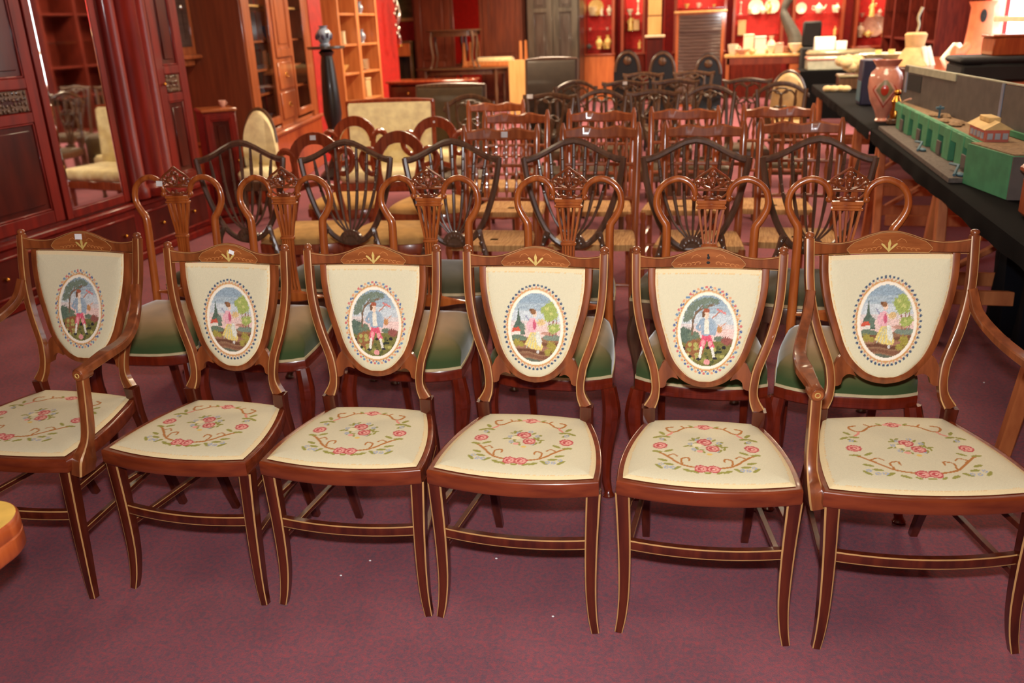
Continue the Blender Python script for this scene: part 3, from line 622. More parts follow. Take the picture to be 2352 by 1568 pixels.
def place(t, pose):
    x, y, a = pose; c, s = math.cos(HEAD), math.sin(HEAD)
    t.location = (c * x - s * y, s * x + c * y, 0); t.rotation_euler = (0, 0, a + HEAD)
POSES = [(-.939, 2.09, -.246), (-.468, 2.0, -.182), (-.016, 1.911, -.218), (.465, 1.828, -.178), (.991, 1.753, -.091), (-1.482, 2.162, -.268)]
GA = 'front row of inlaid needlepoint chairs'
c2 = needle_chair(PS, 'lady', 'inlaid side chair with shepherdess needlepoint back and white sticker on its crest, front row'); c2['group'] = GA; place(c2, POSES[0])
boyS = back_panel_mesh(PS, 'boy')
c3 = dup(c2, (0, 0, 0), 0, 'inlaid side chair with shepherd boy needlepoint back, front row, third seat from the left', GA); swap_back(c3, boyS); place(c3, POSES[1])
c4 = dup(c2, (0, 0, 0), 0, 'inlaid side chair with shepherdess needlepoint back and no sticker, middle of the front row', GA); place(c4, POSES[2])
c5 = dup(c2, (0, 0, 0), 0, 'inlaid side chair with shepherd boy back and missing crest motif, beside the right armchair', GA); swap_back(c5, boyS); place(c5, POSES[3])
for ch in c5.children:
    if ch.name.startswith('crest_rail'):
        for g in list(ch.children):
            if g.name.startswith('inlay_motif'):
                m = MB(); zc = .912; yq = PS.Y(.915) + PS.bow(0, .93)
                m.ball((0, yq - .0098, zc + .004), (.004, .0012, .005), n=8, k=5); m.ball((0, yq - .0098, zc - .010), (.005, .0012, .004), n=8, k=5); m.ball((-.001, yq - .0098, zc + .011), (.003, .0012, .003), n=8, k=5)
                g.data = m.mesh('motif_scar', 'blackmatte'); g['label'] = 'dark scar of a missing inlay'
c6 = needle_chair(PA, 'lady', 'inlaid armchair with shepherdess needlepoint back, right end of the front row'); c6['group'] = GA; place(c6, POSES[4])
c1 = dup(c6, (0, 0, 0), 0, 'inlaid armchair with shepherd boy needlepoint back, left end of the front row', GA); swap_back(c1, back_panel_mesh(PA, 'boy')); place(c1, POSES[5])
sticker(c2, (.017, PS.Y(.905) + .018 - .0128, .921), .0085, .0055, -.35)
sticker(c1, (-.001, PA.Y(.93) + .018 - .0128, .949), .0125, .0085, .02)

# ---------------------------------------------------------------- shared chair pieces
def rear_leg(s, x0, y0, x1, y1, z1, mat, t, r=(.013, .018)):
    q = smooth_pts([(s * x0, y0, 0), (s * lerp(x0, x1, .4), lerp(y0, y1, .55), z1 * .45), (s * x1, y1, z1)], 8)
    return MB().sweep(q, PLN, lambda u: lerp(r[0], r[1], u), (1, 0, 0)).build('leg', mat, t)
def cabriole(s, x, y, h, mat, t, k=1.0):
    q = smooth_pts([(s * (x + .004), y - .014, 0.0), (s * (x + .002), y - .010, .018), (s * (x - .008), y + .004, h * .18), (s * (x - .004), y, h * .45), (s * (x + .012), y - .012, h * .78), (s * x, y, h)], 16)
    return MB().tube(q, lambda u: k * interp(u, [0, .08, .2, .5, .8, 1], [.021, .022, .0135, .019, .031, .026]), 9, (1, 0, 0)).build('leg', mat, t)
def round_seat(c, b, yb, bowf, bulge, n=12):
    L = []
    for i in range(n + 1):
        x = c * (-1 + 2 * i / n); L.append((x, bowf * (abs(x / c) ** 3) - .0))
    for i in range(1, n + 1):
        u = i / n; L.append((lerp(c, b, u) + bulge * math.sin(PI * u), lerp(bowf, yb, u)))
    for i in range(1, n + 1): L.append((b * (1 - 2 * i / n), yb))
    for i in range(n - 1, 0, -1):
        u = i / n; L.append((-lerp(c, b, u) - bulge * math.sin(PI * u), lerp(bowf, yb, u)))
    return L
def cushion(loop, z0, z1, crown, mat, t, name='seat', rings=7):
    cx = sum(p[0] for p in loop) / len(loop); cy = sum(p[1] for p in loop) / len(loop); P = [[(x, y, z0) for x, y in loop]]
    for k in range(rings + 1):
        u = k / rings; f = 1 - .94 * u ** 1.6; z = z1 + crown * (1 - (1 - u) ** 2.4)
        P.append([(cx + (x - cx) * (f if k else .992), cy + (y - cy) * (f if k else .992), z if k else z1) for x, y in loop])
    m = MB(); m.grid(P, closed_v=True); m.add(P[-1], [tuple(range(len(loop)))]); return m.build(name, mat, t, ang=60)

# ---------------------------------------------------------------- second row: scrolled hoop backs, green velvet seats
def make_hoop(label, group):
    t = thing('hoop_back_chair', label, 'chair', group=group); Y = lambda z: .425 + (z - .45) * .085
    lp = round_seat(.208, .160, .43, .05, .012)
    m = MB(); m.loopprof(lp, [(.04, .432), (.002, .432), (0, .428), (0, .398), (.006, .392), (.04, .395)]); m.build('seat_rail', 'redleg', t)
    m = MB(); m.loopprof(lp, [(.006, .431), (.0005, .433), (.0005, .441), (.006, .4425)]); m.build('braid', 'braid', t)
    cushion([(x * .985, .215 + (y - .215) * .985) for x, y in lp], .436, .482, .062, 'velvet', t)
    for s in (-1, 1):
        cabriole(s, .196, .045, .40, 'redleg', t); rear_leg(s, .15, .50, .15, .425, .44, 'redleg', t, (.012, .017))
        q = smooth_pts([(s * x, Y(z), z) for x, z in ((.15, .44), (.149, .62), (.148, .78), (.149, .835), (.153, .853), (.166, .872), (.183, .905), (.187, .935), (.179, .968), (.155, .994), (.120, 1.008), (.088, 1.002), (.066, .984), (.057, .962), (.057, .950))], 54)
        h = MB().tube(q, lambda u: interp(u, [0, .3, .45, .52, .9, 1], [.0165, .0145, .0125, .0118, .0112, .0085]), 10, (0, 1, 0), flat=1.0).build('back_hoop', 'hoop', t)
        MB().ball((s * .0585, Y(.945) - .003, .943), .0115, n=10, k=6).build('scroll_end', 'hoop', h)
    # splat: capital, fluted bars, collar, lower bars
    sp = MB(); bx = lambda x0, x1, z0, z1, d=.011: sp.box(x0, x1, Y(z0) - d, Y(z0) + d * .8, z0, z1, .002)
    bx(-.050, .050, .925, .9375, .012); bx(-.046, .046, .915, .9255, .0105); bx(-.0505, .0505, .9075, .9155, .0125)
    sp.build('splat_capital', 'hoop', t)
    m = MB()
    for k in range(5):
        u = (k - 2) / 2; q = smooth_pts([(u * .042, Y(.907), .908), (u * .034, Y(.86), .86), (u * .0235, Y(.81), .805), (u * .0205, Y(.78), .783)], 8)
        m.sweep(q[::-1], PLN, lambda v: (.0042, .008), (1, 0, 0))
    for k in range(5):
        u = (k - 2) / 2; q = smooth_pts([(u * .020, Y(.77), .772), (u * .019, Y(.72), .72), (u * .022, Y(.64), .64), (u * .032, Y(.56), .558)], 8)
        m.sweep(q[::-1], PLN, (.0038, .007), (1, 0, 0))
    m.build('splat_bar', 'hoop', t)
    m = MB(); m.box(-.028, .028, Y(.777) - .012, Y(.777) + .009, .771, .784, .003); m.box(-.024, .024, Y(.79) - .010, Y(.79) + .008, .784, .789, .001); m.build('splat_collar', 'hoop', t)
    # cross rail, curved
    m = MB(); xs = list(np.linspace(-.142, .142, 17)); m.strip(xs, lambda x: .532 - .012 * math.cos(x * 22), lambda x: .562 + .010 * math.cos(x * 22), lambda x: Y(.545), .022); m.build('cross_rail', 'hoop', t)
    # pierced carved cresting
    m = MB(); yc = Y(1.0)
    m.box(-.050, .050, yc - .010, yc + .006, .968, .976, .002)
    def curl(pts, r0, r1): m.tube(smooth_pts([(x, yc - .004, z) for x, z in pts], 14), lambda u: lerp(r0, r1, u), 6, (0, 1, 0))
    for s in (-1, 1):
        curl([(s * .010, .976), (s * .030, .985), (s * .052, 1.000), (s * .078, .998), (s * .086, 1.006)], .006, .003)
        curl([(s * .070, .990), (s * .048, 1.014), (s * .024, 1.030), (0, 1.048)], .0042, .0048)
        curl([(s * .016, .978), (s * .036, .990), (s * .034, 1.008), (s * .018, 1.006), (s * .020, .994)], .005, .003)
        curl([(s * .056, .992), (s * .052, 1.008), (s * .038, 1.012), (s * .036, 1.002)], .004, .003)
        curl([(0, .976), (s * .008, .996), (s * .014, 1.018), (s * .004, 1.030)], .005, .003)
        m.ball((s * .027, yc - .010, .997), (.010, .007, .008), n=8, k=5); m.ball((s * .047, yc - .009, .985), (.008, .006, .007), n=8, k=5); m.ball((s * .060, yc - .008, 1.000), (.006, .005, .005), n=7, k=4); m.ball((s * .012, yc - .010, 1.014), (.007, .006, .008), n=8, k=5)
        curl([(s * .050, .960), (s * .034, .946), (s * .020, .950), (s * .016, .938)], .004, .003)
    m.ball((0, yc - .011, 1.026), (.012, .008, .010), n=10, k=6); m.ball((0, yc - .011, .990), (.010, .008, .010), n=10, k=6); m.ball((0, yc - .008, .950), (.006, .006, .012), n=8, k=6); m.ball((0, yc - .006, .942), (.028, .009, .008), n=12, k=6)
    m.build('carved_cresting', 'hoopdark', t)
    return t
GB = 'row of hoop back chairs with green velvet seats'
VB = 2.53
BX = [(411, 'leftmost hoop back chair of the second row, white sticker on its left scroll'), (655, 'hoop back green velvet chair in the second row, between the second and third front chairs'),
      (986, 'hoop back green velvet chair of the second row, behind the third and fourth front chairs'), (1306, 'hoop back green velvet chair of the second row, just right of the middle front chair'),
      (1634, 'hoop back green velvet chair straight behind the front chair with the missing crest motif'), (1946, 'rightmost hoop back chair of the second row, behind the right inlaid armchair')]
hoop0 = None
for i, (px, lb) in enumerate(BX):
    p = AV(px, 470, VB + .465); rz = [.05, .03, .02, 0, -.02, -.03][i] + .0
    loc = (p.x + .465 * math.sin(rz), p.y - .465 * math.cos(rz), 0)
    if hoop0 is None: hoop0 = make_hoop(lb, GB); t = hoop0; t.location = loc; t.rotation_euler = (0, 0, rz)
    else: t = dup(hoop0, loc, rz, lb, GB)
sticker(hoop0, (-.066, .459, .985), .013, .010, -.04)

# ---------------------------------------------------------------- third row: dark carved shield backs
def make_shield(label, group):
    t = thing('shield_back_chair', label, 'chair', group=group); Y = lambda z: .44 + (z - .45) * .10
    lp = round_seat(.235, .175, .44, .03, .012)
    m = MB(); m.loopprof(lp, [(.04, .434), (.002, .432), (0, .428), (0, .368), (.008, .362), (.04, .37)]); m.build('carved_seat_rail', 'dark', t)
    m = MB(); m.loopprof(lp, [(.006, .433), (-.001, .435), (-.001, .446), (.006, .4475)]); m.build('braid', 'braid', t)
    cushion([(x * .985, .22 + (y - .22) * .985) for x, y in lp], .438, .462, .045, 'velvet2', t)
    for s in (-1, 1):
        cabriole(s, .205, .045, .37, 'dark', t); rear_leg(s, .165, .52, .165, .44, .44, 'dark', t)
        q = smooth_pts([(s * x, Y(z), z) for x, z in ((.165, .43), (.150, .52), (.132, .585), (.118, .622))], 8)
        p = MB(); p.tube(q, lambda u: .0135 + .003 * math.sin(u * 9), 8, (1, 0, 0)); p.build('back_post', 'dark', t)
        m = MB()
        for k in range(5): m.ball((s * lerp(.163, .128, k / 4), Y(.47) - .014, lerp(.46, .60, k / 4)), (.010, .008, .012), n=8, k=5)
        m.build('post_carving', 'dark', p.build('post_core', 'dark', None) if False else t)
    bow = lambda x: .020 * (1 - (x / .225) ** 2)
    side = [(.0, .545), (.05, .556), (.10, .592), (.145, .66), (.178, .74), (.205, .83), (.222, .92), (.226, .955)]
    q = smooth_pts([(x, 0, z) for x, z in side], 22); full = [Vector((-p.x, 0, p.z)) for p in reversed(q[1:])] + q
    path = [(p.x, Y(p.z) + bow(p.x), p.z) for p in full]
    MB().tube(path, .0125, 8, (0, 1, 0), flat=1.15).build('shield_frame', 'dark', t)
    xs = np.linspace(-.232, .232, 33); top = lambda x: interp(abs(x), [0, .04, .08, .12, .16, .20, .232], [1.043, 1.036, 1.018, .996, .976, .962, .960])
    MB().strip(list(xs), lambda x: top(x) - .032, top, lambda x: Y(.99) + bow(x), .026, ch=.3).build('crest_rail', 'dark', t)
    # fan of carved spindles
    for k in range(7):
        u = (k - 3) / 3; zt = top(u * .165) - .03
        q = smooth_pts([(u * .026, Y(.60) + .016, .600), (u * .085, Y(.68) + .016, .66 + .01 * abs(u)), (u * .135, Y(.80) + bow(u * .135), .80), (u * .160, Y(zt) + bow(u * .16), zt)], 12)
        m = MB(); m.tube(q, lambda v: interp(v, [0, .25, .45, .55, .72, .85, 1], [.0045, .0055, .0065, .009, .0065, .0095, .006]), 7, (1, 0, 0))
        for f in (.74, .80, .86, .92): a = q[int(f * 12)]; m.ball((a.x, a.y - .006, a.z), (.0075, .006, .008), n=7, k=4)
        m.build('spindle', 'dark', t)
    m = MB(); m.prism([(.058 * math.cos(a), .556 + .056 * math.sin(a)) for a in np.linspace(0, PI, 13)], Y(.57) + .006, Y(.57) + .028)
    for k in range(7): a = PI * (k + .5) / 7; m.ball((.036 * math.cos(a), Y(.57) + .006, .556 + .034 * math.sin(a)), (.010, .005, .014), n=7, k=4)
    m.build('fan_boss', 'dark', t); return t
GCc = 'row of dark shield back chairs'
CX = [(548, 'leftmost dark carved shield back chair, in front of the red mahogany pot cupboard'), (791, 'second dark carved shield back chair from the left, in front of the balloon back chairs'), (1036, 'third dark carved shield back chair from the left, before the gilt seats'),
      (1316, 'dark carved shield back chair fourth from the left, in front of the rush seated chairs'), (1598, 'dark carved shield back chair second from the right, behind the hoop back row'), (1881, 'rightmost dark carved shield back chair, with a white sticker low on its frame')]
sh0 = None; VC = 3.86; ST = []
for i, (px, lb) in enumerate(CX):
    p = AV(px, 355, VC); rz = [.10, .06, .05, .02, 0, -.02][i]; d = .49
    loc = (p.x + d * math.sin(rz), p.y - d * math.cos(rz), 0)
    if sh0 is None: sh0 = make_shield(lb, GCc); t = sh0; t.location = loc; t.rotation_euler = (0, 0, rz)
    else: t = dup(sh0, loc, rz, lb, GCc)

# ---------------------------------------------------------------- fourth row: rush seated spindle backs
def make_spindle(label, group):
    t = thing('spindle_back_chair', label, 'chair', group=group); Y = lambda z: .36 + max(0, z - .44) * .13
    for s in (-1, 1):
        prof = lambda u: interp(u, [0, .42, .45, .48, .95, .965, .975, .985, 1], [.015, .020, .017, .0195, .0175, .015, .020, .020, .007])
        q = smooth_pts([(s * .195, .37, 0), (s * .196, .36, .44), (s * .200, Y(.75), .75), (s * .203, Y(1.02), 1.02)], 22); MB().tube(q, prof, 10, (1, 0, 0)).build('back_post', 'elm', t)
        MB().tube([(s * .21, .02, z) for z in np.linspace(0, .44, 15)], lambda u: interp(u, [0, .03, .1, .2, .5, .8, .86, .92, 1], [.016, .019, .013, .016, .019, .017, .013, .021, .019]), 10, (1, 0, 0)).build('leg', 'elm', t)
        for z in (.16, .28): MB().tube([(s * .209, .02, z), (s * .203, .19, z), (s * .196, .36, z)], lambda u: .011 - .003 * abs(u - .5), 7, (0, 0, 1)).build('stretcher', 'elm', t)
    q = [(x, .02, .24) for x in np.linspace(-.205, .205, 17)]
    MB().tube(q, lambda u: .009 + .009 * math.exp(-((u - .5) / .08) ** 2) + .006 * math.exp(-((abs(u - .5) - .27) / .05) ** 2), 8, (0, 0, 1)).build('stretcher', 'elm', t)
    bow = lambda x: .026 * (1 - (x / .2) ** 2); xs = list(np.linspace(-.198, .198, 25)); z0 = .935
    MB().strip(xs, lambda x: z0 - .003 * math.cos(x * 16), lambda x: z0 + .052 + .016 * math.exp(-((abs(x) - .085) / .05) ** 2), lambda x: Y(.97) + bow(x), .016).build('crest_slat', 'elm', t)
    for z in (.80, .62): MB().tube([(x, Y(z) + bow(x), z) for x in np.linspace(-.197, .197, 11)], .010, 7, (0, 0, 1), flat=1.2).build('cross_rail', 'elm', t)
    sp = lambda x, a, b_: MB().tube([(x, lerp(Y(a), Y(b_), u) + bow(x), lerp(a, b_, u)) for u in np.linspace(0, 1, 11)], lambda u: .0055 + .006 * math.exp(-((u - .32) / .13) ** 2) + .006 * math.exp(-((u - .72) / .13) ** 2), 7, (1, 0, 0))
    for a, b_ in ((.80, .938), (.62, .80)):
        for k in range(6): sp(-.14 + k * .056, a, b_).build('spindle', 'elm', t)
    lp = round_seat(.225, .19, .36, .012, .004)
    m = MB(); cx, cy = 0, .18; P = [[(x, y, z) for x, y in lp] for z in (.425, .445)]
    for f, z in ((.97, .455), (.8, .456), (.5, .450), (.1, .446)): P.append([(cx + (x - cx) * f, cy + (y - cy) * f, z) for x, y in lp])
    m.grid(P, closed_v=True); m.add(P[0], [tuple(range(len(lp)))[::-1]]); m.build('rush_seat', 'rush', t, ang=50); return t
GD = 'spindle back chairs with rush seats'
DX = [(1148, 286, 4.62, 'rush seated spindle back chair with white sticker, left end of the nearer spindle row'), (1379, 266, 4.68, 'rush seated spindle back chair second from the left in the nearer spindle row'),
      (1619, 276, 4.70, 'rush seated spindle back chair third from the left in the nearer spindle row'), (1842, 266, 4.80, 'rush seated spindle back chair at the right end of the nearer spindle row'),
      (1184, 244, 5.45, 'rush seated spindle back chair at the left end of the farther spindle row'), (1381, 240, 5.50, 'rush seated spindle back chair second from the left in the farther spindle row'),
      (1573, 236, 5.56, 'rush seated spindle back chair third from the left in the farther spindle row'), (1789, 236, 5.62, 'rush seated spindle back chair at the right end of the farther spindle row'),
      (1138, 236, 6.25, 'rush seated spindle back chair standing alone behind the farther spindle row')]
sp0 = None
for i, (px, py, V, lb) in enumerate(DX):
    p = AV(px, py, V); rz = [.03, .02, 0, -.02, .03, .02, 0, -.02, .04][i]; d = .43
    loc = (p.x + d * math.sin(rz), p.y - d * math.cos(rz), 0)
    if sp0 is None: sp0 = make_spindle(lb, GD); t = sp0; t.location = loc; t.rotation_euler = (0, 0, rz)
    else: t = dup(sp0, loc, rz, lb, GD)
# ---------------------------------------------------------------- balloon backs
def make_balloon(label, group):
    t = thing('balloon_back_chair', label, 'chair', group=group); Y = lambda z: .43 + (z - .45) * .16
    lp = round_seat(.235, .18, .44, .05, .02)
    m = MB(); m.loopprof(lp, [(.04, .43), (.002, .428), (0, .424), (0, .376), (.008, .37), (.04, .376)]); m.build('seat_rail', 'balloon', t)
    cushion([(x * .98, .22 + (y - .22) * .98) for x, y in lp], .43, .452, .04, 'gold', t)
    for s in (-1, 1):
        m = MB(); m.lathe([(.014, 0), (.016, .03), (.013, .05), (.019, .1), (.026, .28), (.028, .31), (.020, .325), (.027, .345), (.024, .375)], (s * .195, .06, 0), 12); m.build('leg', 'balloon', t)
        rear_leg(s, .165, .52, .165, .43, .44, 'balloon', t)
        q = smooth_pts([(s * x, Y(z), z) for x, z in ((.165, .43), (.15, .52), (.128, .62), (.118, .68), (.126, .75), (.130, .812))], 16)
        MB().tube(q, lambda u: lerp(.019, .019, u), 9, (0, 1, 0)).build('back_post', 'balloon', t)
        q = smooth_pts([(s * x, Y(z), z) for x, z in ((.128, .752), (.165, .738), (.205, .765), (.224, .812), (.212, .856), (.180, .874), (.146, .862), (.128, .838))], 22)
        MB().tube(q, lambda u: interp(u, [0, .3, .7, 1], [.015, .018, .021, .018]), 9, (0, 1, 0)).build('side_lobe', 'balloon', t)
    q = [(.128 * math.sin(a), 0, .825 + .120 * math.cos(a)) for a in np.linspace(-1.72, 1.72, 33)]
    q = [(x, Y(z), z) for x, _, z in q]
    tr = MB().sweep(q, [(-1, -.5), (-.75, -1.1), (-.35, -1.25), (-.1, -.8), (.2, -.85), (.5, -1.2), (.85, -1), (1, -.4), (1, .8), (-1, .8)], lambda u: (interp(u, [0, .15, .5, .85, 1], [.020, .030, .034, .030, .020]), .016), [Vector((math.sin(a), 0, math.cos(a))) for a in np.linspace(-1.72, 1.72, 33)]); tr.build('top_rail', 'balloon', t)
    m = MB(); xs = list(np.linspace(-.118, .118, 15)); m.strip(xs, lambda x: .655 + .014 * math.cos(x * 26), lambda x: .69 + .012 * math.cos(x * 26), lambda x: Y(.67), .018); m.build('cross_rail', 'balloon', t)
    return t
GBal = 'balloon back chairs with gold seats'
bl0 = None
for i, (px, py, V, lb) in enumerate([(722, 322, 4.72, 'balloon back chair with gold seat and a white sticker on its arched top'), (916, 326, 4.76, 'balloon back chair with gold seat, nearer right one of the four'),
                                     (814, 285, 5.65, 'balloon back chair with gold seat, farther left one, before the pine shelves'), (998, 266, 5.55, 'balloon back chair before the cream high-backed settle chair')]):
    p = AV(px, py, V); rz = [.16, .10, .12, .08][i]; d = .51
    loc = (p.x + d * math.sin(rz), p.y - d * math.cos(rz), 0)
    if bl0 is None: bl0 = make_balloon(lb, GBal); t = bl0; t.location = loc; t.rotation_euler = (0, 0, rz)
    else: t = dup(bl0, loc, rz, lb, GBal)
# ---------------------------------------------------------------- dark pierced splat chairs at the back
def make_splat(label, group, kind=0):
    t = thing('pierced_splat_chair', label, 'chair', group=group); Y = lambda z: .44 + (z - .44) * .13; W = .24
    lp = round_seat(.205, .17, .42, .012, .004)
    m = MB(); m.loopprof(lp, [(.04, .43), (.002, .43), (0, .426), (0, .37), (.004, .365), (.04, .37)]); m.build('seat_rail', 'dark2', t)
    cushion([(x * .97, .22 + (y - .22) * .97) for x, y in lp], .425, .44, .025, 'brownleather', t)
    for s in (-1, 1):
        MB().sweep([(s * .185, .03, 0), (s * .185, .03, .37)], PLN, (.019, .019)).build('leg', 'dark2', t); rear_leg(s, .15, .50, .16, .44, .44, 'dark2', t)
        q = smooth_pts([(s * .16, Y(.44), .43), (s * .165, Y(.6), .6), (s * .175, Y(.8), .8), (s * .19, Y(.97), .97)], 14); MB().sweep(q, PLN, (.016, .012), (1, 0, 0)).build('back_post', 'dark2', t)
    xs = list(np.linspace(-.218, .218, 31)); top = (lambda x: 1.0 + .012 * math.cos(x * 15) + .014 * max(0, (abs(x) - .16) / .058)) if kind == 0 else (lambda x: 1.03 - 2.1 * x * x)
    MB().strip(xs, lambda x: top(x) - .038, top, lambda x: Y(.98) + .014 * (1 - (x / .218) ** 2), .022, ch=.25).build('crest_rail', 'dark2', t)
    m = MB()
    def loop(cx, cz, rx, rz, r=.0085, a0=0, a1=2 * PI): m.tube([(cx + rx * math.cos(a), Y(cz + rz * math.sin(a)) + .006, cz + rz * math.sin(a)) for a in np.linspace(a0, a1, 20)], r, 6, (0, 1, 0))
    for s in (-1, 1):
        loop(s * .055, .875, .062, .085); loop(s * .03, .76, .05, .075, .008)
        m.tube(smooth_pts([(s * x, Y(z) + .006, z) for x, z in ((.03, .45), (.032, .56), (.06, .66), (.10, .80), (.115, .96))], 14), .010, 6, (0, 1, 0))
        m.tube(smooth_pts([(s * x, Y(z) + .006, z) for x, z in ((.008, .45), (.012, .58), (-.02, .70), (-.04, .80))], 12), .008, 6, (0, 1, 0))
    loop(0, .955, .05, .022, .008); m.box(-.06, .06, Y(.46) - .014, Y(.46) + .014, .435, .475, .004)
    m.build('pierced_splat', 'dark2', t); return t
GE = 'dark pierced splat chairs in the rear rows'
E = [(1078, 203, 6.75, 1, 'dark arched splat chair standing alone before the leather armchair, far left of the rear rows'), (1262, 205, 6.95, 0, 'dark pierced splat chair, left end of the nearest rear row'), (1382, 200, 7.0, 1, 'dark arched splat chair second along the nearest rear row'), (1503, 202, 7.1, 0, 'dark pierced splat chair third along the nearest rear row'), (1632, 194, 7.25, 1, 'dark arched splat chair fourth along the nearest rear row, before the tambour cabinet'), (1795, 200, 7.45, 1, 'dark arched splat chair in front of the beige round-back chair'),
     (1322, 186, 8.2, 1, 'dark arched splat chair, left end of the middle rear row'), (1436, 166, 8.3, 0, 'dark pierced splat chair second along the middle rear row'), (1552, 170, 8.35, 0, 'dark pierced splat chair third along the middle rear row'), (1718, 158, 8.3, 0, 'dark pierced splat chair at the right end of the middle rear row'),
     (1478, 150, 9.6, 0, 'dark pierced splat chair, left one of the farthest rear row'), (1594, 150, 9.65, 0, 'dark pierced splat chair, right one of the farthest rear row')]
s0 = {}; EL = []
for i, (px, py, V, k, lb) in enumerate(E):
    p = AV(px, py + 4, V); rz = random.Random(i).uniform(-.06, .06); d = .51
    loc = (p.x + d * math.sin(rz), p.y - d * math.cos(rz), 0)
    if k not in s0: s0[k] = make_splat(lb, GE, k); t = s0[k]; t.location = loc; t.rotation_euler = (0, 0, rz)
    else: t = dup(s0[k], loc, rz, lb, GE)
    EL.append(t)
sticker(EL[1], (-.16, .50, .985), .024, .016); sticker(EL[7], (.0, .50, .985), .02, .014)
def kids(prefix, lab): return [o for o in C.objects if o.parent is None and o.name.startswith(prefix) and lab in o.get('label', '')][0]
sticker(kids('spindle', 'left end of the nearer'), (.02, .444, .966), .018, .015)
sticker(kids('balloon', 'a white sticker on its'), (0, .484, .950), .017, .013)
sticker(kids('balloon', 'before the cream'), (0, .484, .945), .006, .006)
sticker(kids('shield', 'rightmost'), (.005, .445, .560), .014, .011)
# black arched hall chairs behind them
def make_arched(label, group):
    t = thing('arched_hall_chair', label, 'chair', group=group)
    out = [(-.17, .45)] + [(.17 * math.cos(a), .86 + .24 * math.sin(a)) for a in np.linspace(PI, 0, 15)] + [(.17, .45)]
    MB().prism(out, .36, .385).build('arched_back', 'black', t)
    m = MB(); m.tube([(.15 * math.cos(a), .352, .86 + .21 * math.sin(a)) for a in np.linspace(PI, 0, 15)], .018, 7, (0, 1, 0)); m.ball((0, .35, .98), (.05, .02, .05)); m.build('back_carving', 'dark2', t)
    MB().box(-.2, .2, 0, .4, .42, .46, .01).build('seat', 'black', t)
    for x in (-.17, .17):
        for y in (.03, .36): MB().lathe([(.016, 0), (.024, .05), (.016, .09), (.026, .3), (.024, .42)], (x, y, 0), 9).build('leg', 'black', t)
    return t
a0 = None
for px, py, lb in ((1441, 114, 'black arched hall chair, left one of three below the cream panelled clock'), (1522, 116, 'black arched hall chair, middle one of three'), (1628, 122, 'black arched hall chair, right one of three, below the tambour cabinet')):
    p = AV(px, py, 11.2); k = p.z / 1.10
    if a0 is None: a0 = make_arched(lb, 'black arched hall chairs'); t = a0
    else: t = dup(a0, (0, 0, 0), 0, lb)
    t.location = (p.x, 10.85, 0); t.scale = (1, 1, k)

# ---------------------------------------------------------------- casework helpers (local x along the front, front at y = 0, y back)
def door(parent, x0, x1, z0, z1, splits, mat, pmat, name='door', w=.07, y=-.002, t=.024, glass=None, bead=None):
    m = MB(); m.box(x0, x0 + w, y - t, y, z0, z1, .003); m.box(x1 - w, x1, y - t, y, z0, z1, .003)
    zs = [z0 + w * .9] + splits + [z1 - w * .9]
    m.box(x0 + w, x1 - w, y - t, y, z0, z0 + w * .9, .003); m.box(x0 + w, x1 - w, y - t, y, z1 - w * .9, z1, .003)
    for s in splits: m.box(x0 + w, x1 - w, y - t, y, s - w * .35, s + w * .35, .003)
    for a, b_ in zip(zs[:-1], zs[1:]):            # bead round each panel
        a2, b2 = a + (w * .35 if a in splits else 0), b_ - (w * .35 if b_ in splits else 0)
        for q in ((x0 + w, x1 - w, a2, a2 + .014), (x0 + w, x1 - w, b2 - .014, b2), (x0 + w, x0 + w + .014, a2, b2), (x1 - w - .014, x1 - w, a2, b2)): m.box(q[0], q[1], y - t + .004, y - .004, q[2], q[3], .004, mi=1 if bead else 0)
    d = m.build(name, [mat, bead] if bead else mat, parent)
    for a, b_ in zip(zs[:-1], zs[1:]):
        a2, b2 = a + (w * .35 if a in splits else 0), b_ - (w * .35 if b_ in splits else 0)
        if glass: MB().box(x0 + w, x1 - w, y - t * .6, y - t * .45, a2, b2).build('pane', glass, d)
        else:
            p = MB(); p.box(x0 + w + .012, x1 - w - .012, y - t * .45, y - .001, a2 + .012, b2 - .012); 
            if x1 - x0 - 2 * w > .1 and b2 - a2 > .12: p.box(x0 + w + .045, x1 - w - .045, y - t * .85, y - t * .4, a2 + .045, b2 - .045, .007)
            p.build('panel', pmat, d)
    return d
def case(t, w, d, z0, z1, mat, th=.025, back=True, open_front=True, name='carcass', bmat=None):
    m = MB(); m.box(0, th, 0, d, z0, z1, .003); m.box(w - th, w, 0, d, z0, z1, .003); m.box(th, w - th, 0, d, z0, z0 + th, .002); m.box(th, w - th, 0, d, z1 - th, z1, .002)
    if not bmat: m.box(th, w - th, d - .012, d, z0 + th, z1 - th)
    o = m.build(name, mat, t)
    if bmat: MB().box(th, w - th, d - .012, d, z0 + th, z1 - th).build('back_panel', bmat, t)
    return o
def handle(parent, x, z, y=-.03, mat='brass', r=.014):
    return MB().lathe([(.004, 0), (r * .5, .004), (r * .5, .012), (r, .018), (r * .8, .026), (.001, .028)], (0, 0, 0), 9).build('knob', mat, parent)
def knob(parent, x, z, y, mat='brass', r=.013):
    m = MB(); m.ball((x, y - r, z), (r, r, r), n=8, k=5); return m.build('knob', mat, parent)
def tube_thing(m, prof, c=(0, 0, 0), n=14, mi=0): return m.lathe(prof, c, n, mi)

